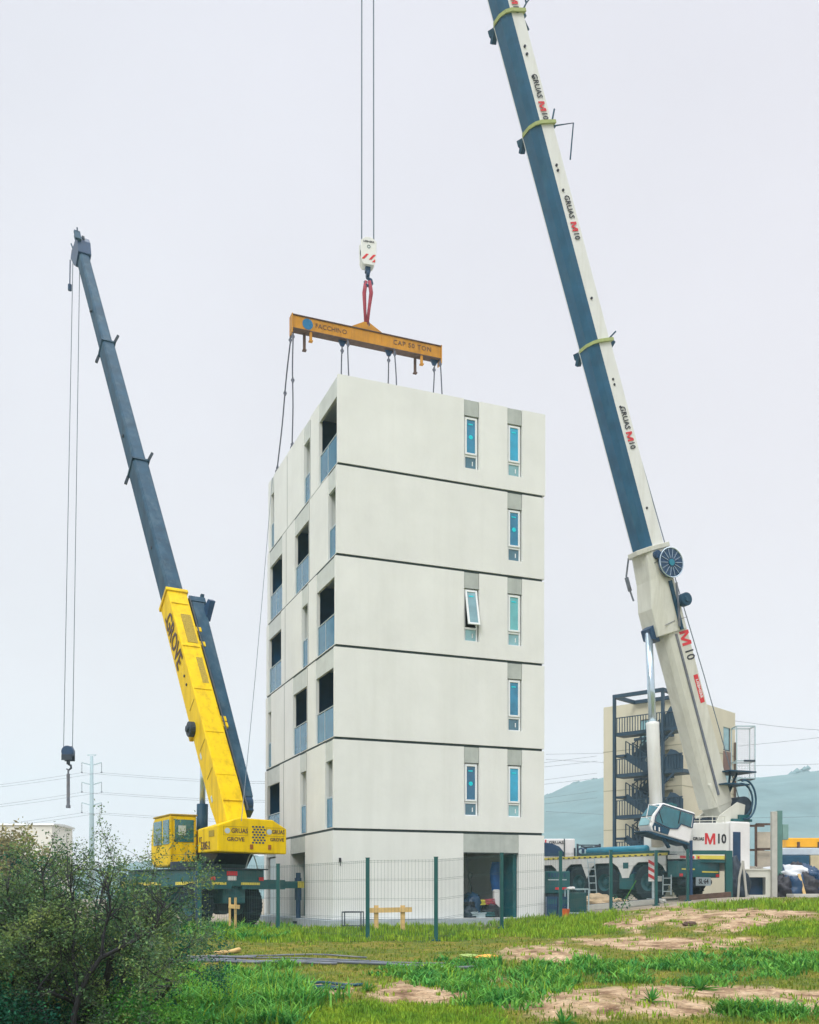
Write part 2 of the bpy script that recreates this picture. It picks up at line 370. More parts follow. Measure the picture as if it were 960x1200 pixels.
def build_ground():
    def axis(segs):
        out = [segs[0][0]]
        for a, b, st in segs:
            n = max(1, int(round((b-a)/st))); out += [a+(b-a)*(i+1)/n for i in range(n)]
        return np.array(out)
    xs = axis([(-2600,-400,550),(-400,-60,60),(-60,-22,6),(-22,-14,.8),(-14,18,.16),(18,26,.8),(26,60,6),(60,400,60),(400,2600,550)])
    ys = axis([(-300,-60,60),(-60,0,12),(0,7,1),(7,38,.14),(38,60,1),(60,160,10),(160,900,80),(900,4000,775)])
    X, Y = np.meshgrid(xs, ys); Z = gz(X, Y)
    nx, ny = len(xs), len(ys)
    me = bpy.data.meshes.new('ground')
    idx = np.arange(nx*ny).reshape(ny, nx)
    q = np.stack([idx[:-1,:-1], idx[:-1,1:], idx[1:,1:], idx[1:,:-1]], -1).reshape(-1, 4)
    me.vertices.add(nx*ny); me.vertices.foreach_set('co', np.stack([X, Y, Z], -1).ravel())
    me.loops.add(q.size); me.loops.foreach_set('vertex_index', q.ravel())
    me.polygons.add(len(q)); me.polygons.foreach_set('loop_start', np.arange(len(q))*4); me.polygons.foreach_set('use_smooth', [True]*len(q))
    me.update(calc_edges=True)
    d, wd, lu, yd = masks(X, Y, Z)
    for nm, a in (('dirt', d), ('lush', np.maximum(wd, lu)), ('yard', yd)):
        at = me.attributes.new(nm, 'FLOAT', 'POINT'); at.data.foreach_set('value', a.ravel().astype(np.float32))
    m = bpy.data.materials.new('ground'); m.use_nodes = True; nt = m.node_tree; N = nt.nodes; L = nt.links; bs = N['Principled BSDF']
    bs.inputs['Roughness'].default_value = .95; bs.inputs['Specular IOR Level'].default_value = .2
    tc = N.new('ShaderNodeTexCoord')
    def noise(sc, det=8, loc=(0,0,0)):
        mp = N.new('ShaderNodeMapping'); mp.inputs['Location'].default_value = loc; L.new(tc.outputs['Object'], mp.inputs[0])
        n = N.new('ShaderNodeTexNoise'); n.inputs['Scale'].default_value = sc; n.inputs['Detail'].default_value = det; n.inputs['Roughness'].default_value = .65
        L.new(mp.outputs[0], n.inputs['Vector']); return n.outputs['Fac']
    def ramp(f, stops):
        r = N.new('ShaderNodeValToRGB'); L.new(f, r.inputs[0]); e = r.color_ramp.elements
        while len(e) < len(stops): e.new(.5)
        for k, (p, c) in zip(e, stops): k.position = p; k.color = (*c, 1)
        return r.outputs[0]
    def mix(f, a, b):
        x = N.new('ShaderNodeMixRGB'); L.new(f, x.inputs[0]); L.new(a, x.inputs[1]); L.new(b, x.inputs[2]); return x.outputs[0]
    grass = ramp(noise(1.3), [(.34, (.07,.13,.018)), (.47, (.14,.17,.025)), (.58, (.23,.20,.035)), (.72, (.10,.15,.02))])
    fine = ramp(noise(14, 10, (5,1,0)), [(.35, (.55,.55,.5)), (.65, (1.25,1.2,1.1))])
    mul = N.new('ShaderNodeMixRGB'); mul.blend_type = 'MULTIPLY'; mul.inputs[0].default_value = 1; L.new(grass, mul.inputs[1]); L.new(fine, mul.inputs[2]); grass = mul.outputs[0]
    dirt = ramp(noise(2.2, 10, (9,2,0)), [(.32, (.15,.085,.05)), (.43, (.28,.185,.115)), (.53, (.47,.34,.225)), (.64, (.58,.44,.32)), (.75, (.36,.25,.17))])
    mul = N.new('ShaderNodeMixRGB'); mul.blend_type = 'MULTIPLY'; mul.inputs[0].default_value = .8; L.new(dirt, mul.inputs[1]); L.new(fine, mul.inputs[2]); dirt = mul.outputs[0]
    lush = ramp(noise(5, 6), [(.3, (.03,.07,.012)), (.7, (.09,.14,.02))])
    yard = ramp(noise(1.1, 10, (2,8,0)), [(.3, (.17,.15,.12)), (.5, (.30,.26,.2)), (.7, (.40,.35,.28))])
    def attr(nm):
        a = N.new('ShaderNodeAttribute'); a.attribute_name = nm; return a.outputs['Fac']
    c = mix(attr('lush'), grass, lush); c = mix(attr('yard'), c, yard); c = mix(attr('dirt'), c, dirt)
    L.new(c, bs.inputs['Base Color'])
    b = N.new('ShaderNodeBump'); b.inputs['Strength'].default_value = .9; b.inputs['Distance'].default_value = .06
    L.new(noise(9, 12, (1,1,4)), b.inputs['Height']); L.new(b.outputs[0], bs.inputs['Normal'])
    me.materials.append(m)
    o = bpy.data.objects.new('ground', me); COL.objects.link(o); WM[o] = Matrix.Identity(4)
    tag(o, 'rough site ground of olive grass and bare tan earth', 'ground', kind='structure')
build_ground()

# hills: forested ridge, profile (pixel x at 700 m, pixel y)
def build_hills():
    prof_x = [-400, 0, 120, 230, 300, 420, 520, 638, 665, 690, 720, 800, 880, 910, 960, 1100, 1500, 2200]
    prof_y = [1030, 1024, 1020, 1012, 1003, 985, 958, 938, 927, 921, 917, 916, 915, 911, 905, 893, 880, 960]
    nx, ny = 420, 46
    us = np.linspace(-400, 2200, nx)
    Hh = (HZ-np.interp(us, prof_x, prof_y))/F*700
    V = []; 
    for j in range(ny):
        t = j/(ny-1)
        Yd = 330+t*480
        x = (us-CX)/F*700*(Yd/700*.6+.4)
        prof = math.sin(min(1, (Yd-330)/370)*math.pi/2)**1.25 if Yd < 700 else math.cos((Yd-700)/110*math.pi/2*.9)
        z = Hh*prof - 1.2 + prof*(14*fbm(x*.012+3, np.full(nx, Yd)*.012)+2.0*fbm(x*.13, np.full(nx, Yd)*.13))
        V.append(np.stack([x, np.full(nx, Yd), z], -1))
    V = np.array(V).reshape(-1, 3)
    idx = np.arange(nx*ny).reshape(ny, nx)
    q = np.stack([idx[:-1,:-1], idx[:-1,1:], idx[1:,1:], idx[1:,:-1]], -1).reshape(-1, 4)
    me = bpy.data.meshes.new('hills'); me.from_pydata(V.tolist(), [], q.tolist()); me.polygons.foreach_set('use_smooth', [True]*len(q))
    m = mat('forested_hill', (.095,.17,.175), .95, var=.3, scale=.05, dirt=(.14,.20,.19), dirt_amt=.5)  # base paled and blued, so part of the haze is in the colour
    me.materials.append(m)
    o = bpy.data.objects.new('hills', me); COL.objects.link(o); WM[o] = Matrix.Identity(4)
    tag(o, 'long forested hill ridge fading into haze', 'hills', kind='structure')
    # woodland covering the slopes, one mass of crowns
    rs = np.random.RandomState(5); vs = []; fs = []
    P = V.reshape(ny, nx, 3)
    base = np.array([(0,0,1.0),(1,0,.25),(.31,.95,.3),(-.81,.59,.2),(-.81,-.59,.3),(.31,-.95,.25),(0,0,-.6)])
    tri = [(0,1,2),(0,2,3),(0,3,4),(0,4,5),(0,5,1),(6,2,1),(6,3,2),(6,4,3),(6,5,4),(6,1,5)]
    ridge = P[:,:,2].argmax(0)                 # trees standing along the skyline
    for k in range(2600):
        i0 = rs.randint(0, nx-1); f = rs.uniform(); j0 = ridge[i0]; s = rs.uniform(.7, 1.7)
        p = P[j0,i0]*(1-f)+P[j0,i0+1]*f; p = p+(0, rs.uniform(-6, 3), -s*.45)
        vv = base*(s*1.5, s*1.5, s)*(1+rs.uniform(-.3, .3, (7,3))); b = len(vs)
        vs += (vv+p).tolist(); fs += [tuple(b+i for i in t) for t in tri]
    for (u, v, s) in ((938,905,5.5),(947,904,5),(931,908,4),(953,907,3.6),(668,925,3),(690,920,3.5),(943,900,4.2),(700,919,3),(660,930,2.6)):
        p = np.array([(u-CX)/F*700, 700, (HZ-v)/F*700-s*.5])
        for r_ in range(5):
            vv = base*s*.62*(1+rs.uniform(-.3, .3, (7,3))); b = len(vs)
            vs += (vv+p+rs.uniform(-.55, .55, 3)*s).tolist(); fs += [tuple(b+i for i in t) for t in tri]
    me = bpy.data.meshes.new('woodland'); me.from_pydata(vs, [], fs)
    me.materials.append(m)
    o = bpy.data.objects.new('woodland', me); COL.objects.link(o); WM[o] = Matrix.Identity(4)
    tag(o, 'small trees standing along the hazy hill skyline', 'woodland', kind='stuff')
build_hills()

# ------------------------------------------------------------------ grass and weeds
def leafmat(name, stops, scale=2.0, transl=.25):
    m = bpy.data.materials.new(name); m.use_nodes = True; nt = m.node_tree; N = nt.nodes; L = nt.links; bs = N['Principled BSDF']
    bs.inputs['Roughness'].default_value = .65; bs.inputs['Specular IOR Level'].default_value = .12
    tc = N.new('ShaderNodeTexCoord'); n = N.new('ShaderNodeTexNoise'); n.inputs['Scale'].default_value = scale; n.inputs['Detail'].default_value = 9; n.inputs['Roughness'].default_value = .8
    L.new(tc.outputs['Object'], n.inputs['Vector']); r = N.new('ShaderNodeValToRGB'); L.new(n.outputs['Fac'], r.inputs[0]); e = r.color_ramp.elements
    while len(e) < len(stops): e.new(.5)
    for k, (p, c) in zip(e, stops): k.position = p; k.color = (*c, 1)
    at = N.new('ShaderNodeAttribute'); at.attribute_name = 'shade'; mr = N.new('ShaderNodeMath'); mr.operation = 'ADD'; mr.inputs[1].default_value = 1; L.new(at.outputs['Fac'], mr.inputs[0])
    hv = N.new('ShaderNodeHueSaturation'); L.new(mr.outputs[0], hv.inputs['Value']); L.new(r.outputs[0], hv.inputs['Color'])
    L.new(hv.outputs[0], bs.inputs['Base Color'])
    t = N.new('ShaderNodeBsdfTranslucent'); L.new(hv.outputs[0], t.inputs['Color'])
    mx = N.new('ShaderNodeMixShader'); mx.inputs[0].default_value = transl; L.new(bs.outputs[0], mx.inputs[1]); L.new(t.outputs[0], mx.inputs[2])
    L.new(mx.outputs[0], N['Material Output'].inputs['Surface'])
    return m
G1 = leafmat('bright_grass', [(.32, (.08,.22,.03)), (.47, (.19,.34,.03)), (.64, (.36,.46,.04))], 1.6)
G2 = leafmat('olive_grass', [(.34, (.09,.18,.02)), (.5, (.19,.25,.035)), (.68, (.34,.30,.06))], 1.8)
G3 = leafmat('weed_leaves', [(.3, (.015,.13,.04)), (.43, (.05,.24,.05)), (.55, (.14,.36,.055)), (.70, (.30,.48,.08))], 2.2)
G4 = leafmat('shrub_leaves', [(.34, (.03,.09,.065)), (.46, (.08,.165,.08)), (.57, (.18,.26,.08)), (.69, (.34,.38,.12))], 3.0)
G5 = leafmat('dark_shrub_leaves', [(.34, (.01,.07,.06)), (.5, (.022,.125,.07)), (.66, (.07,.23,.07))], 2.5)

def blades(name, X, Y, Z, H, Wd, mat_, label, seed, lean=.5, clump=1, spread=0.03, kind='stuff'):
    rs = np.random.RandomState(seed)
    X = np.repeat(X, clump); Y = np.repeat(Y, clump); Z = np.repeat(Z, clump); H = np.repeat(H, clump); Wd = np.repeat(Wd, clump)
    n = len(X); X = X+rs.normal(0, spread, n); Y = Y+rs.normal(0, spread, n)
    a = rs.uniform(0, 2*np.pi, n); b = a+rs.uniform(.8, 2.3, n); h = H*rs.uniform(.55, 1.15, n); ln = h*lean*rs.uniform(.1, 1.3, n)
    dx, dy = np.cos(a)*Wd/2, np.sin(a)*Wd/2
    lx, ly = np.cos(b)*ln, np.sin(b)*ln
    v = np.empty((n, 5, 3))
    v[:,0] = np.stack([X-dx, Y-dy, Z-.02], -1); v[:,1] = np.stack([X+dx, Y+dy, Z-.02], -1)
    v[:,2] = np.stack([X+dx*.8+lx*.35, Y+dy*.8+ly*.35, Z+h*.6], -1); v[:,3] = np.stack([X-dx*.8+lx*.35, Y-dy*.8+ly*.35, Z+h*.6], -1)
    v[:,4] = np.stack([X+lx, Y+ly, Z+h], -1)
    me = bpy.data.meshes.new(name); me.vertices.add(n*5); me.vertices.foreach_set('co', v.ravel())
    k = np.arange(n)*5
    li = np.stack([k, k+1, k+2, k+3, k+3, k+2, k+4], -1).ravel()
    ls = np.stack([np.arange(n)*7, np.arange(n)*7+4], -1).ravel()
    me.loops.add(n*7); me.loops.foreach_set('vertex_index', li); me.polygons.add(2*n); me.polygons.foreach_set('loop_start', ls)
    me.update(calc_edges=True); me.materials.append(mat_)
    at = me.attributes.new('shade', 'FLOAT', 'POINT'); at.data.foreach_set('value', np.repeat(rs.uniform(-.4, .45, n), 5).astype(np.float32))
    o = bpy.data.objects.new(name, me); COL.objects.link(o); WM[o] = Matrix.Identity(4)
    tag(o, label, name.split('_')[-1], kind=kind); return o

def clear_of_things(X, Y):                    # keep grass off the slab of the building
    u = (X+2.34)*.93+(Y-32)*.368; v = -(X+2.34)*.368+(Y-32)*.93
    return ~((u > -.25) & (u < 7.75) & (v > -.3) & (v < 9.6))
def scatter(n, seed, u0=-140, u1=1100, v0=1052, v1=1275):
    rs = np.random.RandomState(seed); u = rs.uniform(u0, u1, n); v = v0+(v1-v0)*rs.uniform(0, 1, n)**1.15
    x, y = hit(u, v); z = gz(x, y); ok = (y < 38.5) & clear_of_things(x, y)
    x = x+rs.normal(0, .06, n); y = y+rs.normal(0, .25, n)*np.clip(y/25, 0, 1); z = gz(x, y)
    return x[ok], y[ok], z[ok], rs
x, y, z, rs = scatter(60000, 11); d, wd, lu, yd = masks(x, y, z)
k = (rs.uniform(size=len(x)) < lu*1.2*(1-d*.9)) & (y < 37)
x1, y1, z1 = x[k], y[k], z[k]
tall = .11+.16*np.clip((y1-22)/6, 0, 1)*np.clip(lu[k], 0, 1)
blades('tall_grass', x1, y1, z1, .75*tall*rs.uniform(.6, 1.2, len(x1)), .006+.0007*y1, G1, 'bright green tall grass along the wire fence', 21, clump=9, spread=.08)
k = (rs.uniform(size=len(x)) < .5*(1-d)*(1-yd)*(1-lu))
blades('short_grass', x[k], y[k], z[k], rs.uniform(.025, .075, k.sum()), .008+.0008*y[k], G2, 'short olive and yellow grass over the open ground', 22, clump=3, spread=.1)
k = (d > .15) & (rs.uniform(size=len(x)) < .09*(2-d)) & (fbm(x*1.3, y*1.3) > -.01)
blades('sparse_grass', x[k], y[k], z[k], rs.uniform(.04, .10, k.sum()), .008+.0008*y[k], G1, 'sparse green tufts sprouting from the bare earth', 23, clump=7, spread=.05)
# broad leafed weeds
x, y, z, rs = scatter(22000, 12); d, wd, lu, yd = masks(x, y, z)
cl = np.clip((fbm(x*1.9+7, y*1.9)+.10)*5, .12, 1)                  # they stand in ragged clumps
k = (rs.uniform(size=len(x)) < wd*cl) & (y < 33)
x, y, z, cl = x[k], y[k], z[k], cl[k]
h = (.08+.16*rs.uniform(size=len(x))**1.5)*(.6+.6*cl)+.14*((x < -.6) & (y < 16))+.08*(y > 24)
blades('low_weeds', x, y, z, h*.78, .015+.0011*y, G3, 'dark green leafy weeds in thick clumps on the near ground', 24, lean=1.5, clump=26, spread=.10)
k = rs.uniform(size=len(x)) < .35
blades('weed_stalks', x[k], y[k], z[k], h[k]*1.2, .007+.0006*y[k], G1, 'thin lighter stalks standing among the leafy weeds', 26, lean=.5, clump=5, spread=.07)
# pebbles and clods
def pebbles():
    x, y, z, rs = scatter(8000, 14); d, wd, lu, yd = masks(x, y, z); k = rs.uniform(size=len(x)) < d*.5
    x, y, z = x[k], y[k], z[k]; mb = MB()
    base = np.array([(0,0,.7),(1,0,0),(.31,.95,0),(-.81,.59,0),(-.81,-.59,0),(.31,-.95,0)])
    tri = [(0,1,2),(0,2,3),(0,3,4),(0,4,5),(0,5,1)]
    for i in range(len(x)):
        s = (rs.uniform(.010, .035) if rs.uniform() < .9 else rs.uniform(.04, .10))
        vv = base*s*(1+rs.uniform(-.35, .35, (6,3)))+(x[i], y[i], z[i]-.004)
        mb.add(vv.tolist(), tri)
    o = mb.build('earth_clods', mat('earth_clods', (.34,.24,.155), .95, var=.35, scale=4), recalc=False)
    tag(o, 'small clods and stones scattered over the bare tan earth', 'stones', kind='stuff')
pebbles()
# ------------------------------------------------------------------ the apartment tower
U = Vector((.93, .368, 0)).normalized(); V = Vector((-.368, .93, 0)).normalized()
B0 = Vector((-2.34, 32, 0)); BM = frame(B0, U, V)
ZJ = [-.75, 2.15, 5.03, 7.95, 10.83, 13.70, 16.48]
LU, LV = 7.48, 9.08
U0 = [-.08, -.05, -.02, .01, .05, .09]         # the storeys are stacked a few centimetres out of line
S5 = [('L', .12, 2.12), ('s', 3.20, 3.98), ('s', 8.27, 8.82)]
S4 = [('s', .10, .92), ('L', 3.20, 5.05), ('L', 6.85, 8.82)]
S3 = [('L', .12, 2.12), ('s', 3.20, 3.98), ('L', 6.85, 8.82)]
S2 = [('L', .12, 2.12), ('L', 3.20, 5.05), ('s', 8.30, 8.86)]
S1 = [('s', .10, .92), ('s', 3.20, 3.98), ('L', 6.85, 8.84)]
SIDE = [None, S1, S2, S3, S4, S5]
WIN = [(), (0, 1), (1,), (0, 1), (1,), (0, 1)]
WU = [(4.46, 5.02), (6.07, 6.63)]
tower = thing('apartment_tower', 'tall pale precast apartment tower of six stacked storeys behind the wire fence', 'building', frame(B0+Vector((0,0,-.75)), U, V))

def glass_box(mb, x0, x1, z0, z1, y, t=.02): mb.box((x0, y, z0), (x1, y+t, z1))
WB = BM @ Matrix.Translation((0, .03, 0))
def make_window(uc0, uc1, zt, tilt=False, film='film', low='glassd', dot=True):
    # opening from zt down: upper sash 1.28 m, lower fixed light .46 m
    w_ = MB(WB); t = .055; y0, y1 = .055, .12
    a, b = uc0+.03, uc1-.03; z1 = zt-.02; zm = zt-1.32; z0 = zt-1.78
    fw = .06
    for (p, q, r_, s_) in ((a, a+t, z0, z1), (b-t, b, z0, z1), (a+t, b-t, z1-t, z1), (a+t, b-t, z0, z0+t), (a+t, b-t, zm-t*.6, zm+t*.6)):
        w_.box((p, y0, r_), (q, y1, s_))
    fr = w_.build('window', [M['frame']], tower, bevel=.006)
    SM = WB
    if tilt:                                   # top hung sash pushed open at the bottom
        SM = WB @ Matrix.Translation((0, .03, z1-.03)) @ Matrix.Rotation(R(-13), 4, 'X') @ Matrix.Translation((0, -.03, -(z1-.03)))
        tag(fr, 'window with its upper sash pushed open at the bottom')
    s_ = MB(SM); yo = .02
    a2, b2, zz0, zz1 = a+.035, b-.035, zm+.04, z1-.035
    for (p, q, r_, k) in ((a2, a2+fw, zz0, zz1), (b2-fw, b2, zz0, zz1), (a2+fw, b2-fw, zz1-fw, zz1), (a2+fw, b2-fw, zz0, zz0+fw)):
        s_.box((p, yo, r_), (q, yo+.055, k))
    s_.build('sash', [M['frame']], fr, bevel=.006)
    g = MB(SM); glass_box(g, a2+fw, b2-fw, zz0+fw, zz1-fw, yo+.025); g.build('glass', [M[film]], fr)
    st = MB(SM); cx = (a2+b2)/2
    if film in ('glassb', 'glassn') and dot: st.disc((cx, yo+.02, (zz0+zz1)/2-.02), (0,1,0), .075, .006, 12)
    st.box((cx-.09, yo+.016, zz1-fw-.17), (cx+.07, yo+.022, zz1-fw-.13))
    st.build('sticker', [M['sticker']], fr)
    g = MB(WB); glass_box(g, a+t, b-t, z0+t, zm-t*.6, .085); g.build('lower_glass', [M[low]], fr)
    st = MB(WB); st.box((cx+.06, .076, z0+.16), (cx+.09, .083, z0+.30)); st.build('handle', [M['frame']], fr)
    return fr

roofz = ZJ[6]
for k in range(6):
    z0, z1 = ZJ[k], ZJ[k+1]; top = z1-(.085 if k < 5 else 0); u0 = U0[k]; u1 = LU+(.04 if k == 5 else 0)+random.uniform(-.01, .01)
    mb = MB(BM); T = .12
    fh = []                                    # holes in the front wall
    for i in WIN[k]:
        fh.append((WU[i][0], WU[i][1], top-2.28, top+.2))
    if k == 0: fh = [(4.44, 6.50, z0+.02, top+.2)]
    mb.wall(u0, u1, z0, top, 0, T, fh)
    # left wall : same routine in a frame turned onto the V axis
    side = SIDE[k] or [('D', 3.22, 5.2), ('D', 7.35, 8.84)]
    if k: hl = [(a, b, z0+.02, top+.2) for _, a, b in side]
    else: hl = [(a, b, z0+.02, top+.2) for _, a, b in side]
    LM = frame(B0+U*u0+V*.003, V, -U, -Vector((0,0,1)))
    LM = Matrix(((V.x, U.x, 0, (B0+U*u0).x), (V.y, U.y, 0, (B0+U*u0).y), (0, 0, 1, 0), (0, 0, 0, 1)))   # x along V, y inward along U
    mb.M = LM; mb.wall(T+.002, LV-.002, z0, top, 0, T, [(max(a, T+.004), b, c, d) for a, b, c, d in hl])
    # the return of the first opening: it starts right behind the front wall
    mb.M = BM
    mb.wall(u0, u1, z0, top, LV, LV+T, [])      # rear wall (local XZ plane)
    RM = Matrix(((V.x, -U.x, 0, (B0+U*u1).x), (V.y, -U.y, 0, (B0+U*u1).y), (0, 0, 1, 0), (0, 0, 0, 1)))
    mb.M = RM; mb.wall(T+.002, LV-.002, z0, top, 0, T, [])
    mb.M = BM
    mb.box((u0+T, T, z0+.004), (u1-T, LV, z0+.018))
    mb.box((u0+T, T, top-.16), (u1-T, LV, top-.004 if k < 5 else top))
    st = mb.build('storey', [M['wall']], tower, bevel=0)
    # recessed joint under the storey above
    if k < 5:
        j = MB(BM); j.box((U0[k]+.05, .045, top-.01), (LU-.07, LV+.1, z1+.012)); j.build('joint', [M['joint']], tower)
    # inner partitions (balcony back walls, side returns)
    for kind, a, b in side:
        lz = .62 if kind != 'D' else .55
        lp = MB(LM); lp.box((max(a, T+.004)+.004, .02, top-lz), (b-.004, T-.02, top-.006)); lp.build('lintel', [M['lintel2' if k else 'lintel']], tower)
    for i in WIN[k]:
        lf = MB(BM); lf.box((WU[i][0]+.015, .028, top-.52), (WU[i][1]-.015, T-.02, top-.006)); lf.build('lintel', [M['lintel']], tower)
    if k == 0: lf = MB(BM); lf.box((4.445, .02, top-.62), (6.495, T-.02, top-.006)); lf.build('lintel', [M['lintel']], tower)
    for kind, a, b in side:
        d = 1.9 if kind == 'L' else (.42 if kind == 's' else 1.1)
        a_ = max(a, T); e_ = min(b+.75, LV-.06) if kind == 'L' else b+.02
        # one U shaped lining: near side, back, far side
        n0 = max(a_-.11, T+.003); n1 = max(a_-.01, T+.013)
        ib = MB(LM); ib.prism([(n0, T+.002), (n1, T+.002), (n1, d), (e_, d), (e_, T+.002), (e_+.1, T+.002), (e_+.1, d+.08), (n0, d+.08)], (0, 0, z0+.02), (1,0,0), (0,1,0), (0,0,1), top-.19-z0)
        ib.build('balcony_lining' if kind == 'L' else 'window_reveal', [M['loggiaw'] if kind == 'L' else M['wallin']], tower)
    for kind, a, b in side:
        a_ = max(a, T)
        if kind == 'L':
            d = MB(LM); d.box((a_+.02, 1.82, z0+.05), (b-.1, 1.87, top-.5)); dd = d.build('balcony_door', [M['loggia']], tower)
            f = MB(LM)
            for x_ in (a_+.02, (a_+b)/2-.05, b-.14): f.box((x_, 1.78, z0+.05), (x_+.05, 1.815, top-.5))
            f.build('door_frame', [M['navy']], dd)
            # railing: glass leaf, light top rail, posts
            r_ = MB(LM); r_.tube([(a_+.005, .06, z0+1.02), (b-.005, .06, z0+1.02)], .022, 8)
            for x_ in (a_+.03, (a_+b)/2+.1, b-.04): r_.box((x_-.018, .045, z0+.03), (x_+.018, .08, z0+1.0))
            ro = r_.build('railing', [M['rail']], tower)
            g = MB(LM); g.box((a_+.05, .055, z0+.06), (b-.06, .068, z0+.98)); g.build('railing_glass', [M['railglass']], ro)
        elif kind == 's':
            g = MB(LM); g.box((a_+.05, .385, z0+.06), (b-.05, .40, top-.66)); go = g.build('slot_window', [M['glassd']], tower)
            f = MB(LM)
            for x_ in (a_+.006, b-.05): f.box((x_, .37, z0+.06), (x_+.045, .415, top-.64))
            f.build('slot_window_frame', [M['rail']], go)
            r_ = MB(LM); r_.box((a_+.006, .05, z0+.98), (b-.006, .085, z0+1.02)); ro = r_.build('railing', [M['rail']], tower)
            g = MB(LM); g.box((a_+.01, .058, z0+.05), (b-.01, .07, z0+.97)); g.build('railing_glass', [M['railglass']], ro)
        else:
            d = MB(LM)
            if a < 4: d.box((a_+.5, .5, z0+.03), (b-.03, .55, top-.6)); d.build('entrance_door', [M['teal']], tower)
            else: d.box((a_+.03, .12, z0+.03), (b-.12, .17, top-.6)); d.build('service_door', [M['rail']], tower)
    for n_, i in enumerate(WIN[k]):
        film, low = {(5,0):('glassb','glassd'), (5,1):('film','glassl'), (4,1):('glassb','glassd'), (3,0):('glassm','glassl'), (3,1):('glassm2','glassl'),
                     (2,1):('glassb','glassd'), (1,0):('glassn','glassd'), (1,1):('film','glassl')}[(k, i)]
        M.setdefault('glassb', mat('blue_window_glass', (.02,.21,.37), .08, var=.3, scale=1.7, spec=.8))
        M.setdefault('glassm', mat('grey_window_glass', (.20,.36,.42), .08, var=.2, scale=1.7, spec=.8))
        M.setdefault('glassm2', mat('aqua_window_glass', (.14,.46,.50), .1, var=.15, scale=1.7, spec=.7))
        M.setdefault('glassn', mat('dark_blue_window_glass', (.015,.13,.25), .08, var=.3, scale=1.7, spec=.8))
        make_window(WU[i][0], WU[i][1], top-.52, tilt=(k == 3 and i == 0), film=film, low=low, dot=(k != 2))
# seams between the room modules on the side
for v_ in (3.12, 6.26):
    for k in range(1, 6):
        sm = MB(); sm.M = Matrix(((V.x, U.x, 0, (B0+U*U0[k]).x), (V.y, U.y, 0, (B0+U*U0[k]).y), (0, 0, 1, 0), (0, 0, 0, 1)))
        sm.box((v_-.014, -.003, ZJ[k]+.02), (v_+.014, .05, ZJ[k+1]-.1)); sm.build('seam', [M['joint']], tower)
# entrance room: walls painted whiter in place of light from behind
er = MB(BM); zf = -.73; zt = 2.15-.26
er.prism([(4.34, .18), (4.44, .18), (4.44, 4.1), (6.50, 4.1), (6.50, .18), (6.60, .18), (6.60, 4.2), (4.34, 4.2)], (0, 0, zf), (1,0,0), (0,1,0), (0,0,1), zt-zf)
er.build('entrance_walls', [M['whitec']], tower)
dj = MB(BM); dj.box((6.36, .16, zf), (6.495, .9, 1.42)); dj.build('entrance_door', [M['teal']], tower)
sk = MB(BM); sk.box((4.46, .02, 1.42), (6.48, .10, 1.46)); sk.build('soffit', [M['joint']], tower)
pl = MB(BM); pl.box((-.35, -.35, -1.5), (LU+.12, LV+.4, -.765)); pl.build('foundation', [M['slab']], tower, bevel=.01)
ul = MB(BM); ul.box((.12, -.05, 1.08), (.18, 0, 1.2)); ul.tube([(.15,-.03,1.1),(.16,-.03,.95)], .012, 5); ul.build('wall_bracket', [M['black']], tower)

# ------------------------------------------------------------------ what stands in the entrance
def bp(u, v, z): return B0+U*u+V*v+Vector((0,0,z))
def coil(loc, r, n, m, name, label, seed, group=None):
    rs = random.Random(seed); pts = []
    for i in range(n*14):
        a = i/14*2*math.pi; rr = r*(.82+.18*rs.random()); pts.append(Vector((math.cos(a)*rr, math.sin(a)*rr, .03+i/(n*14)*.05*n+rs.uniform(-.01,.01))))
    mb = MB(Matrix.Translation(loc) @ Matrix.Rotation(rs.uniform(-.2,.2), 4, 'X')); mb.tube(pts, .022, 6)
    return tag(mb.build(name, m, loc=loc), label, 'cable coil', group)
def heap(loc, sx, sy, sz, m, name, label, cat, seed, group=None):
    bm = bmesh.new(); bmesh.ops.create_icosphere(bm, subdivisions=4, radius=1)
    rs = np.random.RandomState(seed); ph = rs.uniform(0, 6, 9)
    for v in bm.verts:
        c = v.co.copy(); k = 1+.16*math.sin(c.x*3.3+ph[0])*math.cos(c.y*4.1+ph[1])+.10*math.sin(c.z*7+c.x*5+ph[2])+.06*math.sin(c.y*13+ph[3]+c.z*9)+.04*math.sin(c.x*21+ph[4])
        v.co = Vector((c.x*sx*k, c.y*sy*k, max(0, (c.z+.35))*sz*k*.74))
    me = bpy.data.meshes.new(name); bm.to_mesh(me); bm.free(); me.materials.append(m); me.polygons.foreach_set('use_smooth', [True]*len(me.polygons))
    o = bpy.data.objects.new(name, me); COL.objects.link(o); o.location = loc; WM[o] = Matrix.Translation(loc)
    return tag(o, label, cat, group)
heap(bp(4.95, .75, zf), .42, .45, .75, M['navy'], 'cable_bag', 'dark blue heaped cable bag inside the open entrance', 'bag', 1)
heap(bp(5.35, 1.2, zf), .5, .5, .62, M['black'], 'tool_bag', 'black tool bag behind the blue bag in the entrance', 'bag', 2)
coil(bp(4.8, .55, zf+.3), .30, 4, M['black'], 'cable_coil', 'black cable coil at the left side of the entrance', 3)
coil(bp(5.45, .6, zf+.35), .28, 4, mat('yellow_hose', (.55,.52,.05), .6), 'hose_coil', 'yellow green hose coil on the bags in the entrance', 4)
coil(bp(5.5, .35, zf), .26, 3, M['teal'], 'hose_coil', 'dark teal hose coil on the entrance floor', 9)
heap(bp(5.7, .55, zf), .35, .35, .5, M['black'], 'rubbish_bag', 'black bag on the entrance floor beside the white sack', 'bag', 16)
heap(bp(4.75, .35, zf), .3, .3, .38, M['steeldk'], 'rag_pile', 'dark rag pile in the left corner of the entrance', 'rags', 17)
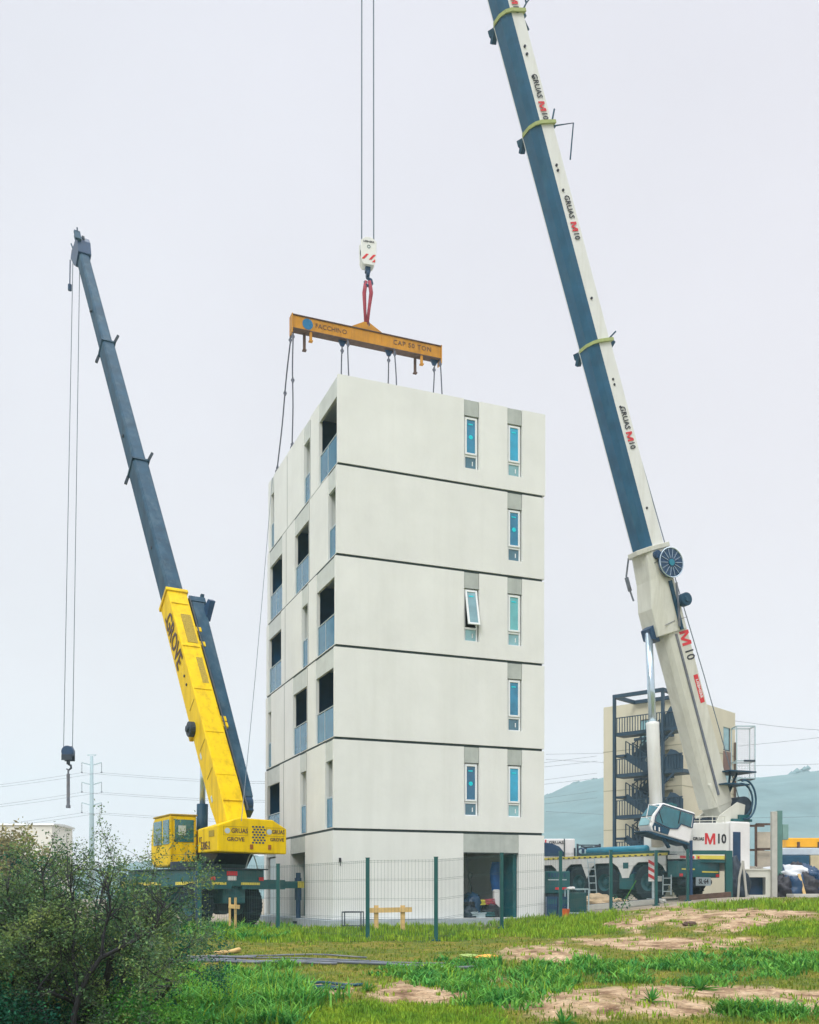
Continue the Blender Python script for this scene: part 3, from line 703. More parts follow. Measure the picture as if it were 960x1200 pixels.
coil(bp(5.15, .95, zf+.5), .33, 5, M['black'], 'cable_coil', 'black cable coil thrown on top of the heaped bags', 13)
coil(bp(5.6, .45, zf+.38), .22, 4, M['sling'], 'strap_coil', 'dull red strap coil on the right side of the bags', 14)
coil(bp(4.9, .3, zf+.02), .24, 3, M['rail'], 'rope_coil', 'pale rope coil on the entrance floor at the front', 15)
c_ = MB(BM); c_.box((4.98, .15, zf), (5.32, .45, zf+.14)); c_.box((4.95, .12, zf+.14), (5.35, .48, zf+.17))
tag(c_.build('storage_box', M['rail'], loc=bp(5.1, .3, zf), bevel=.01), 'small pale plastic box on the entrance sill', 'box')
hk = MB(); p0 = bp(5.25, 1.0, zf)
hk.tube([p0, p0+Vector((-.05,0,1.0)), p0+Vector((-.10,0,1.25)), p0+Vector((-.16,0,1.42)), p0+Vector((-.12,0,1.55)), p0+Vector((-.02,0,1.5)), p0+Vector((-.04,0,1.35))], .018, 6)
tag(hk.build('hooked_rod', M['black'], loc=p0), 'thin black rod with a looped hook rising from the bags', 'rod')
tb = MB(BM)
rs = random.Random(4)
rings = []
for i in range(10):
    z_ = zf+.02+i*.21; o_ = math.sin(i*.7)*.08
    rings.append([(5.98+o_, 1.0, z_), (6.12+o_+rs.uniform(-.03,.03), .86, z_), (6.26, .98+rs.uniform(-.04,.04), z_), (6.34, .86, z_), (6.34, 1.2, z_), (6.1, 1.25, z_)])
tb.loft(rings); tag(tb.build('hanging_tarp', M['tarpblue'], loc=bp(6.1, 1, zf), smooth=True), 'bright blue tarp hanging inside the entrance doorway', 'tarp')
bs_ = MB(BM); bs_.box((5.86, .55, zf), (6.08, .75, zf+.95)); tag(bs_.build('paper_sack', M['whitec'], loc=bp(5.97, .65, zf), bevel=.05), 'white paper sack standing by the blue tarp', 'sack')

# ------------------------------------------------------------------ spreader beam with its slings
SV = 5.5
def sp_(u, dv, z): return B0+U*u+V*(SV+dv)+Vector((0,0,z))
SM_ = frame(B0+V*SV, U, V)
zb = 20.73; zt_ = 21.18
sb = thing('spreader_beam', 'long orange steel spreader beam hanging over the tower roof', 'lifting beam', frame(sp_(3, 0, zb), U, V))
b = MB(SM_); b.box((.06, -.15, zb), (5.93, .15, zt_))
b.box((.02, -.19, zt_), (5.97, .19, zt_+.035), 1); b.box((.02, -.17, zb-.035), (5.97, .17, zb), 1)
for u_ in (.02, 5.93): b.box((u_, -.19, zb-.19), (u_+.04, .19, zt_+.06), 0)
for u_ in (1.9, 2.3, 3.5, 3.95): b.box((u_, -.165, zb), (u_+.03, -.15, zt_))
b.build('beam', [M['orange'], M['browndk']], sb, bevel=.008)
b = MB(SM_); b.prism([(-.75, 0), (.75, 0), (.12, .34), (-.12, .34)], (2.95, -.06, zt_+.035), (1,0,0), (0,0,1), (0,1,0), .12)
b.build('lifting_bracket', [M['orange']], sb, bevel=.006)
for u_ in (.75, 5.15):
    b = MB(SM_); b.tube([(u_, -.1, zb-.035), (u_, -.1, zb-.36)], .055, 10); b.box((u_-.07, -.17, zb-.38), (u_+.07, -.03, zb-.34)); b.build('stand_leg', [M['orange']], sb)
    b = MB(SM_); b.tube([(u_-.18, .12, zb-.035), (u_-.18, .12, zb-.62)], .055, 10); b.box((u_-.25, .05, zb-.64), (u_-.11, .19, zb-.60)); b.build('stand_leg', [M['browndk']], sb)
for u_ in (2.0, 3.85, 5.72):
    b = MB(SM_); b.prism([(-.16, 0), (.16, 0), (.06, -.2), (-.06, -.2)], (u_, -.04, zb-.035), (1,0,0), (0,0,1), (0,1,0), .08); b.build('hook_plate', [M['navy']], sb)
b = MB(SM_); b.disc((.62, -.155, zb+.22), (0,1,0), .2, .012, 24); b.build('emblem', [M['blue']], sb)
text('FACCHINO', .24, sp_(1.52, -.158, zb+.22), U, (0,0,1), M['browndk'], sb, bold=.0, spacing=1.0)
text('CAP 50 TON', .25, sp_(4.75, -.158, zb+.24), U, (0,0,1), M['browndk'], sb, bold=.0, spacing=1.15)
def sling(p0, p1, label, col=M['chain'], sag=.02):
    p0, p1 = Vector(p0), Vector(p1); mb = MB(); n = 14; pts = []
    for i in range(n+1):
        t = i/n; pts.append(p0.lerp(p1, t)+Vector((math.sin(t*9+p0.x)*.012, 0, 0)))
    mb.tube(pts, .026, 6)
    for t in (.05, .42, .97):
        q = p0.lerp(p1, t); mb.disc(q, (.3,1,.1), .065, .05, 8); mb.bar(q+Vector((0,0,.09)), q-Vector((0,0,.09)), .06, .06)
    # ring at the foot, seated on the roof anchor
    mb.tube([p1+Vector((math.cos(a)*.07, 0, .02+math.sin(a)*.07)) for a in [i*math.pi/5 for i in range(11)]], .02, 5)
    o = mb.build('chain_sling', col, loc=tuple(p0)); return tag(o, label, 'sling', 'chain slings under the spreader beam')
def rf(u, v): return bp(u, v, roofz+.03)
sling(sp_(.08, -.1, zb-.1), rf(.16, 5.77), 'inner chain sling from the left beam end to the middle of the side roof edge')
sling(sp_(.05, .05, zb-.1), rf(.16, 8.05), 'outer chain sling slanting from the left beam end to the far roof corner')
sling(sp_(2.0, 0, zb-.2), rf(1.95, 5.8), 'chain sling under the hook plate next to the beam lettering')
sling(sp_(2.17, -.15, zb), rf(2.2, 5.25), 'chain sling on the beam face just right of its second hook plate')
sling(sp_(3.85, 0, zb-.2), rf(3.78, 5.7), 'chain sling under the hook plate right of the lifting bracket')
sling(sp_(4.02, -.15, zb), rf(4.15, 5.1), 'chain sling on the beam face where the capacity lettering begins')
sling(sp_(5.72, 0, zb-.2), rf(5.72, 5.8), 'chain sling under the last hook plate by the right beam end')
sling(sp_(5.9, -.12, zb), rf(6.15, 5.2), 'rightmost chain sling running off the right beam end')
# faint tag line from the roof down to the yellow crane
tl = MB(); a_, b_ = bp(.1, 8.6, roofz), px(283, 962, 30.6); tl.tube([a_.lerp(b_, i/8)-Vector((0,0,math.sin(i/8*math.pi)*.35)) for i in range(9)], .011, 5)
tag(tl.build('tag_line', M['rope'], loc=tuple(a_)), 'thin tag line from the roof edge down to the yellow crane', 'rope')

# ------------------------------------------------------------------ white hook block above the beam
HB = Vector(px(431, 299, 38.0))
hb = thing('hook_block', 'white hook block with red chevrons above the orange spreader beam', 'hook block', HB)
HM = frame(HB, (1, .25, 0))
o8 = [(-.30,.42),(-.22,.48),(-.12,.56),(.12,.56),(.22,.48),(.30,.42),(.28,-.3),(.2,-.46),(-.2,-.46),(-.28,-.3)]
for y_ in (-.2, .14):
    b = MB(HM); b.prism(o8, (0, y_, 0), (1,0,0), (0,0,1), (0,1,0), .06); b.build('side_plate', [M['white']], hb, bevel=.01)
b = MB(HM); 
for x_ in (0,): b.disc((x_, -.03, .12), (0,1,0), .27, .30, 24)
b.build('sheave', [M['steeldk']], hb)
b = MB(HM)
for x_ in (-.27, .0):
    b.prism([(0,0),(.10,0),(.27,.2),(.17,.2)], (x_-.0, -.203, -.28), (1,0,0), (0,0,1), (0,-1,0), .006)
b.prism([(-.02,0),(.1,0),(.1,.12)], (.14, -.203, -.36), (1,0,0), (0,0,1), (0,-1,0), .006)
b.build('chevron', [M['red']], hb)
text('LIEBHERR', .10, HM @ Vector((0, -.205, .38)), HM.to_3x3() @ Vector((1,0,0)), (0,0,1), M['black'], hb)
b = MB(HM); b.tube([(math.cos(a)*.055, -.204, .20+math.sin(a)*.055) for a in [i*math.pi/6 for i in range(13)]], .012, 5); b.build('ring_mark', [M['teal']], hb)
b = MB(HM); b.box((-.10, -.09, -.66), (.10, .09, -.46)); b.disc((0,0,-.72), (1,0,0), .14, .12, 14); b.build('swivel', [M['navy']], hb, bevel=.02)
b = MB(HM); pts = [(0,0,-.72),(.0,0,-.86),(.12,0,-.92),(.15,0,-1.04),(.06,0,-1.15),(-.08,0,-1.12),(-.13,0,-1.0)]
b.tube(pts, [.06,.065,.07,.07,.065,.05,.03], 10); b.build('hook', [M['navy']], hb, smooth=True)
ht = HM @ Vector((0.0, 0, -1.06)); apex = sp_(2.95, 0, zt_+.30)
for s_, nm in ((-1, 'left strand of the red webbing sling between hook and beam bracket'), (1, 'right strand of the red webbing sling between hook and beam bracket')):
    b = MB(); b.tube([ht+Vector((s_*.07, 0, .08)), ht+Vector((s_*.13, 0, -.35)), ht.lerp(apex, .6)+Vector((s_*.08, 0, 0)), apex+Vector((s_*.03, 0, 0))], [.07,.075,.06,.055], 8)
    tag(b.build('webbing_sling', M['sling'], loc=tuple(ht), smooth=True), nm, 'sling', 'webbing slings on the white hook')
sh = MB(); sh.tube([apex+Vector((math.cos(a)*.1, 0, math.sin(a)*.14+.02)) for a in [i*math.pi/6 for i in range(13)]], .035, 6)
tag(sh.build('shackle', M['navy'], loc=tuple(apex)), 'dark shackle joining the red slings to the beam bracket', 'shackle')
# ------------------------------------------------------------------ white telescopic crane
CG = -.17                                     # ground level under it
Cd = Vector((-.6, .8, 0)); Cy = Vector((-.8, -.6, 0))   # forward; towards the camera side
C0 = Vector((11.05, 42, CG)); CM = frame(C0-Cy*1.45, Cd, Cy)   # x forward from the tail, y towards us, z up from the ground
wc = thing('mobile_crane', 'big white telescopic mobile crane with dark blue boom belly right of the tower', 'crane', CM)
HALF = 1.45
def drop(o): WM.pop(o, None); bpy.data.objects.remove(o)
_w = {}
def add_wheel(parent, M_, key, r, wdt, rimr):
    if key not in _w:
        t = MB(); n = 36
        prof = [(-wdt/2, rimr), (-wdt/2-.01, r*.80), (-wdt*.40, r*.965), (-wdt*.3, r*.99), (wdt*.3, r*.99), (wdt*.40, r*.965), (wdt/2+.01, r*.80), (wdt/2, rimr)]
        t.loft([[(math.cos(2*math.pi*k/n)*q, y, math.sin(2*math.pi*k/n)*q) for k in range(n)] for y, q in prof], False)
        for k in range(n):
            a = 2*math.pi*k/n; c, s_ = math.cos(a), math.sin(a)
            t.bar((c*r, -wdt*.36, s_*r), (math.cos(a+.07)*r, wdt*.36, math.sin(a+.07)*r), .05, .04, up=(c,0,s_))
        a_ = t.build('tmp', M['tyre']); rm = MB()
        prof = [(-wdt*.46, .02), (-wdt*.46, rimr*.9), (-wdt*.5, rimr*1.01), (wdt*.5, rimr*1.01), (wdt*.42, rimr*.88), (wdt*.2, rimr*.72), (wdt*.22, rimr*.4), (wdt*.36, rimr*.34), (wdt*.38, .02)]
        rm.loft([[(math.cos(2*math.pi*k/n)*q, y, math.sin(2*math.pi*k/n)*q) for k in range(n)] for y, q in prof], True)
        for k in range(10):
            a = 2*math.pi*k/10; rm.disc((math.cos(a)*rimr*.55, wdt*.24, math.sin(a)*rimr*.55), (0,1,0), .025, .06, 6)
        b_ = rm.build('tmp', M['rim']); _w[key] = (a_.data, b_.data); drop(a_); drop(b_)
    tm, rm = _w[key]
    wh = place(tm, 'wheel', parent, M_); place(rm, 'rim', wh, M_); return wh
T3 = Matrix.Translation
for X in (1.5, 3.95, 5.5, 7.75, 9.4):
    add_wheel(wc, CM @ T3((X, HALF-.22, .76)), 'big', .79, .46, .38)
    add_wheel(wc, CM @ T3((X, -HALF+.22, .76)) @ Matrix.Rotation(math.pi, 4, 'Z'), 'big', .79, .46, .38)
    ax = MB(CM); ax.tube([(X, -HALF+.4, .76), (X, HALF-.4, .76)], .12, 8); ax.build('axle', M['steeldk'], wc)
b = MB(CM); b.box((.15, -.75, .85), (12.4, .75, 1.62)); b.box((.2, -1.38, 1.60), (12.4, 1.38, 1.80)); b.build('chassis', M['steeldk'], wc, bevel=.02)
# white side skirt with wheel arches
def arch_skirt(y):
    xs = [1.5, 3.95, 5.5, 7.75, 9.4]; poly = [(.75, 1.55)]
    bottom = []
    segs = [(2.42, 2.96, .62), (8.5, 8.62, 1.2), (6.35, 6.9, .75)]
    def arc(cx, r=1.04):
        return [(cx+math.cos(a)*r, .76+math.sin(a)*r) for a in [math.pi-i*math.pi/9 for i in range(10)]]
    pts = [(.55, 1.86), (.55, 1.2)]
    for cx in xs:
        for p in arc(cx):
            if p[1] > 1.62: p = (p[0], 1.62)
            if p[0] > pts[-1][0]+.01: pts.append((p[0], max(p[1], .95 if cx != 3.95 else .95)))
    pts += [(10.5, .8), (12.5, .8), (12.5, 1.86)]
    b = MB(CM); b.prism(pts, (0, y-.03, 0), (1,0,0), (0,0,1), (0,1,0), .06); return b
arch_skirt(HALF).build('side_skirt', M['white'], wc); arch_skirt(-HALF).build('side_skirt', M['white'], wc)
b = MB(CM)                                     # chequered warning band along the deck edge
for s_ in (1, -1): b.box((.5, s_*HALF-.045, 1.87), (12.5, s_*HALF+.045, 1.98), 0)
x_ = .75
while x_ < 12.2:
    b.box((x_, HALF+.046, 1.875), (x_+.13, HALF+.05, 1.93), 1); x_ += .33
b.box((.5, -HALF+.05, 1.86), (12.5, HALF-.05, 1.93), 2)
b.build('deck', [M['stripe'], M['black'], M['steeldk']], wc)
b = MB(CM); b.box((2.3, HALF-.5, .45), (3.1, HALF+.01, 1.12)); b.build('tool_box', M['teal'], wc, bevel=.03)
b = MB(CM); b.box((2.55, HALF+.032, 1.36), (2.85, HALF+.04, 1.62)); b.build('vent', M['teal'], wc)
b = MB(CM); b.tube([(2.2, .7, 2.2), (5.6, .7, 2.2)], .19, 14); b.build('air_tank', M['tealb'], wc, smooth=True)
b = MB(CM); b.box((1.2, .2, 1.94), (5.7, 1.1, 2.12)); b.build('deck_locker', M['teal'], wc, bevel=.02)
# ladder
def ladder(parent, Mx, x, y, z0, z1, w_, n, m, lean=.12):
    b = MB(Mx)
    for s_ in (-1, 1): b.bar((x+s_*w_/2-lean, y+.02, z0), (x+s_*w_/2+lean*.3, y, z1), .035, .03)
    for i in range(n):
        t = (i+.5)/n; z = z0+(z1-z0)*t; xo = -lean+t*lean*1.3
        b.bar((x+xo-w_/2, y+.01, z), (x+xo+w_/2, y+.01, z), .035, .04)
    return b.build('ladder', m, parent)
ladder(wc, CM, 4.62, HALF+.12, .28, 1.84, .42, 5, M['rail'])
ladder(wc, CM, .42, HALF+.08, .22, 1.05, .42, 3, M['rail'], 0)
# outrigger jack with chevron board near the tail
b = MB(CM); b.tube([(.92, HALF+.30, .05), (.92, HALF+.30, .9)], .10, 12); b.box((.70, HALF+.08, .02), (1.14, HALF+.52, .07)); b.build('outrigger_jack', M['rail'], wc)
b = MB(CM); b.box((.78, HALF-.3, .78), (1.06, HALF+.42, 1.0)); b.build('outrigger_beam', M['white'], wc)
b = MB(CM); b.box((.76, HALF+.42, .78), (1.10, HALF+.45, 1.72)); cb = b.build('chevron_board', M['whitec'], wc)
b = MB(CM)
for i in range(3): b.prism([(0, .0), (.34, .16), (.34, .30), (0, .14)], (.76, HALF+.451, .82+i*.29), (1,0,0), (0,0,1), (0,1,0), .006)
b.build('stripe', M['red'], cb)
# tail: teal beam, box, lamps, plate
TM = CM
b = MB(TM); b.box((-.02, -1.42, .95), (.5, 1.42, 1.62)); b.build('tail_box', M['teal'], wc, bevel=.03)
b = MB(TM); b.box((-.035, -1.3, 1.16), (-.022, -.2, 1.22)); b.box((-.035, .3, 1.26), (-.022, 1.15, 1.32)); b.build('reflector_strip', M['stripe'], wc)
b = MB(TM)
for i in range(5): b.box((-.07, -1.3+i*.56, 1.74), (-.03, -.98+i*.56, 1.84))
b.build('marker_strip', M['red'], wc)
b = MB(TM); b.box((-.03, -1.42, 1.70), (.5, 1.42, 1.88)); b.build('tail_beam', M['white'], wc, bevel=.02)
b = MB(TM); b.box((-.06, -.75, .60), (-.04, .25, .96)); lp_ = b.build('number_plate', M['rail'], wc)
text('SL·64', .3, CM @ Vector((-.066, -.25, .78)), -Cy, (0,0,1), M['black'], lp_)
for y in (-1.25, 1.2):
    b = MB(TM); b.box((-.05, y-.1, .98), (-.02, y+.1, 1.1)); b.build('tail_lamp', M['red'], wc)
b = MB(TM); b.box((.1, -.6, .55), (.4, .6, 1.0)); b.tube([(.2, -1.0, .76), (.2, 1.0, .76)], .14, 10); b.build('rear_axle_beam', M['steeldk'], wc)

# upper works: heading towards the boom tip
Hh = Vector((-.9, -.436, 0)).normalized(); Hs = Vector((.436, -.9, 0)).normalized()   # forward; towards the camera
S0 = Vector((12.85, 44.5, 0)); UM = Matrix(((Hh.x, -Hs.x, 0, S0.x), (Hh.y, -Hs.y, 0, S0.y), (0,0,1,0), (0,0,0,1)))  # x forward, -y towards us
b = MB(UM); b.tube([(0, 0, CG+1.95), (0, 0, CG+2.3)], 1.1, 28); b.build('slew_ring', M['steeldk'], wc)
NY = -1.25
# boom line
P0 = Vector((13.72, 45.1, 3.75)); TP = Vector((-.85, 37.6, 49.6)); Bd = (TP-P0).normalized(); BL = (TP-P0).length
Bs = Hs.copy(); Bs = (Bs-Bd*Bs.dot(Bd)).normalized(); Bn = Bd.cross(Bs).normalized()
if Bn.z < 0: Bn = -Bn
BMx = Matrix(((Bd.x, Bs.x, Bn.x, P0.x), (Bd.y, Bs.y, Bn.y, P0.y), (Bd.z, Bs.z, Bn.z, P0.z), (0,0,0,1)))   # x along boom, y towards us, z back/top
def xpy(py):                                   # distance along the boom whose picture height is py
    s_ = (HZ-py)/F; return (s_*P0.y-P0.z)/(Bd.z-s_*Bd.y)
def section(x0, x1, hw, top, bot, belly, name, mats, parent=wc, cap=True):
    # cross-section: flat top, straight sides, rounded belly
    ring = [(hw, top), (hw, bot), (hw*.82, bot-belly*.55), (hw*.42, bot-belly*.93), (-hw*.60, bot-belly*.90), (-hw*.86, bot-belly*.72), (-hw, bot), (-hw, top)]
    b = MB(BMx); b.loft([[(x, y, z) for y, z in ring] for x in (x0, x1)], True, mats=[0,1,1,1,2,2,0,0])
    return b.build(name, mats, parent, bevel=.012)
xs = [xpy(p) for p in (645, 405, 152, 22)]
section(.3, xs[0], .54, .42, -.38, .34, 'boom_base', [M['cream'], M['cream'], M['cream']])
ss = [(xs[0], xs[1], .52, .38, -.24, .42), (xs[1], xs[2], .50, .365, -.23, .40), (xs[2], xs[3], .475, .35, -.22, .38), (xs[3], BL-6, .45, .33, -.21, .36), (BL-6, BL, .42, .3, -.2, .34)]
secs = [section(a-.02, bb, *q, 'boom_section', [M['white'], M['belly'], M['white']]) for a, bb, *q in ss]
def collar(x, hw, top, bot, belly, k):
    g = .07; ring = [(hw+g, top+g), (hw+g, bot-.02), (hw*.82+g*.8, bot-belly*.55-g*.7), (hw*.42, bot-belly*.93-g), (-hw*.42, bot-belly*.93-g), (-hw*.82-g*.8, bot-belly*.55-g*.7), (-hw-g, bot), (-hw-g, top+g)]
    b = MB(BMx); b.loft([[(x_, y, z) for y, z in ring] for x_ in (x-.06, x+.06)])
    c = b.build('collar', M['collar'], wc)
    b = MB(BMx); b.bar((x, -hw*.9, bot-belly*.5), (x-.35, -hw-.28, bot-.2), .16, .2); b.bar((x, -hw-.1, bot-.1), (x, -hw-.3, bot-.25), .22, .2); b.build('guide_shoe', M['steelblue'], c)
    b = MB(BMx)                                # rope guide bracket on the back
    b.bar((x, .1, top+.05), (x+.05, .1, top+.30), .12, .3); 
    if k == 1:
        b.tube([(x, .3, top+.2), (x+.05, .35, top+1.15), (x-1.3, .3, top+.55)], .03, 6); b.tube([(x+.1, .1, top+.2), (x+.75, .1, top+.6)], .035, 6)
    elif k == 2:
        b.tube([(x+.1, .2, top+.1), (x+.5, .2, top+.5), (x+1.1, .2, top+.55)], .035, 6); b.tube([(x+.5, .2, top+.5), (x+.8, .2, top+.9)], .03, 6); b.tube([(x, .2, top+.1), (x-.5, .2, top+.25)], .06, 6)
    else:
        b.tube([(x+.1, .1, top+.1), (x+.45, .1, top+.75)], .035, 6); b.bar((x-.1, .1, top+.25), (x+.1, .1, top+.5), .1, .2)
    b.build('rope_guide', M['steelblue'], c)
for k, (i, q) in enumerate(((0, ss[0]), (1, ss[1]), (2, ss[2]))): collar(xs[i+1]-.05 if True else 0, *[ss[i+1][j]+.05 for j in (2,3)], ss[i+1][4], ss[i+1][5], k)
# collar of the base section
b = MB(BMx); b.loft([[(x_, y, z) for y, z in [(.68,.55),(.68,-.5),(.3,-.95),(-.3,-.95),(-.74,-.5),(-.74,.55)]] for x_ in (xs[0]-.12, xs[0]+.08)]); b.build('collar', M['cream'], wc, bevel=.02)
# head block of the base section, deepening under the boom to the cylinder lug
xa, xb = xpy(742), xs[0]-.1
ring = lambda x, d: [(x, .63, .3), (x, .63, -.45-d*.2), (x, .45, -.5-d), (x, -.45, -.5-d), (x, -.66, -.45-d*.2), (x, -.66, .3)]
b = MB(BMx); b.loft([ring(xa, .62), ring(xa+1.2, .60), ring((xa+xb)/2+.6, .28), ring(xb, .12)]); b.build('boom_head_block', M['cream'], wc, bevel=.03)
# rail and pipe along the near side of the base section
b = MB(BMx); b.bar((.8, .57, -.26), (xa-.1, .57, -.26), .05, .10); b.build('side_rail', M['pipe'], wc)
b = MB(BMx); b.bar((xa, .67, .02), (xb-1.4, .69, .05), .07, .16); b.build('side_rail', M['steelblue'], wc)
# cable reel on the side, small winch below it
rc = (xpy(667), .80, .22)
b = MB(BMx); b.disc(rc, (0,1,0), .62, .10, 32); rl = b.build('cable_reel', M['navy'], wc)
b = MB(BMx); n = 32; b.tube([(rc[0]+math.cos(a)*.62, .86, rc[2]+math.sin(a)*.62) for a in [i*2*math.pi/n for i in range(n+1)]], .025, 6, caps=False)
for i in range(14):
    a = i*2*math.pi/14; b.bar((rc[0]+math.cos(a)*.2, .862, rc[2]+math.sin(a)*.2), (rc[0]+math.cos(a)*.58, .862, rc[2]+math.sin(a)*.58), .03, .015)
b.build('spoke', M['chrome'], rl)
b = MB(BMx); b.disc((rc[0], .87, rc[2]), (0,1,0), .14, .05, 14); b.build('hub', M['tealb'], rl)
b = MB(BMx); b.disc((xpy(711), .84, .42), (0,1,0), .28, .3, 20); b.disc((xpy(711), 1.0, .42), (0,1,0), .13, .1, 14); b.build('small_winch', M['steelblue'], wc, bevel=.015)
b = MB(BMx); b.tube([(xpy(690), .75, .3), (xpy(715), .75, .1), (xpy(738), .70, -.1)], .05, 8); b.build('hose', M['pipe'], wc)
b = MB(BMx); b.disc((xpy(654), .72, -.3), (0,1,0), .17, .16, 14); b.build('pin', M['navy'], wc)
b = MB(BMx); b.bar((xpy(730), .64, .05), (xpy(730), .64, .5), .02, .035); b.bar((xpy(662), .64, -.5), (xpy(662)+.1, .64, .05), .02, .03); b.bar((xpy(732), .64, -.8), (xpy(730), .64, -.2), .02, .03); b.build('grab_strap', M['pipe'], wc)
b = MB(BMx); b.tube([(xs[0], -.8, -.5), (xs[0]-.7, -.95, -.75), (xs[0]-1.3, -.9, -.8), (xs[0]-1.8, -.85, -.8)], .04, 6); b.bar((xs[0]-.75, -.95, -.76), (xs[0]-1.35, -.9, -.8), .12, .12); b.build('hanging_hook', M['pipe'], wc)
# holes with dark plugs along the side
for py in (65, 74, 100, 203, 209, 232, 357, 451, 457, 483, 600):
    b = MB(BMx); b.disc((xpy(py), .50 if py < 152 else .52, -.02), (0,1,0), .05, .06, 10); b.build('bolt_plug', M['black'], wc)
# lettering, reading down the boom
def blet(py, size, hw, z=0.06, kind=None):
    x = xpy(py)
    if kind == 'M10':
        red_m(size, BMx @ Vector((x+.38, hw, z)), -Bd, Bn, M['red'], wc); text('10', size*.9, BMx @ Vector((x-.33, hw, z)), -Bd, Bn, M['black'], wc, xs=.8)
    else:
        text('GRUAS', size, BMx @ Vector((x+.42, hw, z)), -Bd, Bn, M['black'], wc, xs=.78); red_m(size*1.15, BMx @ Vector((x-.34, hw, z)), -Bd, Bn, M['red'], wc); text('10', size*1.05, BMx @ Vector((x-.70, hw, z)), -Bd, Bn, M['black'], wc, xs=.8)
blet(124, .36, .507); blet(264, .36, .527); blet(508, .38, .547); blet(-1, .36, .482)
blet(762, .72, .546, .20, 'M10')
b = MB(BMx); b.box((xpy(811)-.62, .546, .10), (xpy(811)+.62, .550, .34)); b.build('red_label', M['red'], wc)
text('LIEBHERR', .20, BMx @ Vector((xpy(811), .556, .22)), -Bd, Bn, M['whitec'], wc)
# boom head and hoist ropes down to the hook block
b = MB(BMx); b.prism([(-.2,-.6),(.9,-.9),(1.3,-.3),(.9,.5),(-.2,.4)], (BL-.1, -.35, 0), (1,0,0), (0,0,1), (0,1,0), .7); b.build('boom_head', M['steelblue'], wc, bevel=.03)
b = MB(BMx)
for y in (-.15, .15): b.disc((BL+.6, y, -.5), (0,1,0), .32, .08, 20)
b.build('head_sheave', M['steeldk'], wc)
hp = BMx @ Vector((BL+.6, 0, -.6))
for sx, nm in ((-.23, 0), (.23, 1)):
    b = MB(); b.tube([HM @ Vector((sx, 0, .42)), Vector((hp.x+sx*.9, hp.y, hp.z))], .027, 6); b.build('hoist_rope', M['rope'], wc)
# rope along the back of the boom
b = MB(BMx); b.tube([(0.2, .2, 1.15), (xs[0]*.5, .2, 1.0), (xs[0], .2, .75), (xs[1], .2, .5), (BL, .2, .42)], .022, 5); b.build('hoist_rope', M['rope'], wc)
# foot of the boom and pivot brackets
b = MB(BMx); b.prism([(-.4,-.25),(.3,-.42),(1.6,-.60),(1.6,.40),(.3,.42),(-.35,.3)], (-.2, -.52, 0), (1,0,0), (0,0,1), (0,1,0), 1.04); b.build('boom_foot', M['cream'], wc, bevel=.04)
# lift cylinder
ct = BMx @ Vector((xa+.25, .05, -1.25)); cb_ = px(771, 992, 42.0); cm_ = ct.lerp(cb_, .44)
b = MB(); b.tube([ct, cm_], .16, 16); b.build('cylinder_rod', M['chrome'], wc, smooth=True)
b = MB(); b.tube([cm_+(ct-cb_).normalized()*.12, cm_, cb_], [.28, .27, .26], 18); b.build('cylinder_barrel', M['white'], wc, smooth=True)
b = MB(BMx); b.prism([(-.3,0),(.5,0),(.35,-.4),(-.1,-.4)], (xa+.1, -.3, -.95), (1,0,0), (0,0,1), (0,1,0), .6); b.build('cylinder_lug', M['navy'], wc, bevel=.02)

# machinery house with logo
b = MB(UM); b.prism([(-.35, 1.55), (2.15, 1.55), (2.15, 2.75), (1.5, 3.08), (-.35, 3.14)], (0, NY, 0), (1,0,0), (0,0,1), (0,1,0), .9); hs_ = b.build('machinery_house', M['white'], wc, bevel=.03)
b = MB(UM); b.prism([(-.35, 1.55), (2.15, 1.55), (2.15, 2.75), (1.5, 3.08), (-.35, 3.14)], (0, .45, 0), (1,0,0), (0,0,1), (0,1,0), .9); b.build('machinery_house', M['white'], wc, bevel=.03)
b = MB(UM); b.box((-.4, NY+.03, 1.42), (2.2, -NY, 1.54)); b.build('house_base', M['teal'], wc)
b = MB(UM); b.box((-1.5, NY-.05, 1.1), (-.42, 1.3, 3.2)); b.build('counterweight', M['whitec'], wc, bevel=.06)
b = MB(UM); b.box((-.92, NY-.085, 1.3), (-.5, NY-.053, 2.75)); b.build('counterweight_recess', M['navy'], wc, bevel=.02)
red_m(.66, UM @ Vector((.72, NY-.004, 2.42)), -Hh, (0,0,1), M['red'], hs_); text('10', .56, UM @ Vector((.10, NY-.01, 2.42)), -Hh, (0,0,1), M['black'], hs_, bold=.04)
text('GRUAS', .19, UM @ Vector((1.36, NY-.01, 2.40)), -Hh, (0,0,1), M['black'], hs_, bold=.04)
b = MB(UM); b.box((-.3, NY-.012, 1.56), (2.1, NY-.004, 1.72)); b.build('house_stripe', M['stripe'], hs_)
b = MB(UM)
for x_ in (-.2, .5, 1.2, 1.9): b.tube([(x_, NY+.1, 3.0), (x_, NY+.1, 3.42)], .02, 6)
b.tube([(-.25, NY+.1, 3.42), (1.95, NY+.1, 3.30)], .02, 6); b.tube([(-.25, NY+.1, 3.24), (1.95, NY+.1, 3.14)], .018, 6); b.build('handrail', M['cream'], wc)
b = MB(UM); b.disc((1.55, NY+.25, 3.15), (0,1,0), .18, .3, 16); b.box((.3, NY+.1, 3.12), (.75, NY+.5, 3.35)); b.box((1.0, NY+.15, 3.1), (1.3, NY+.4, 3.28)); b.build('hydraulic_unit', M['steeldk'], wc, bevel=.02)
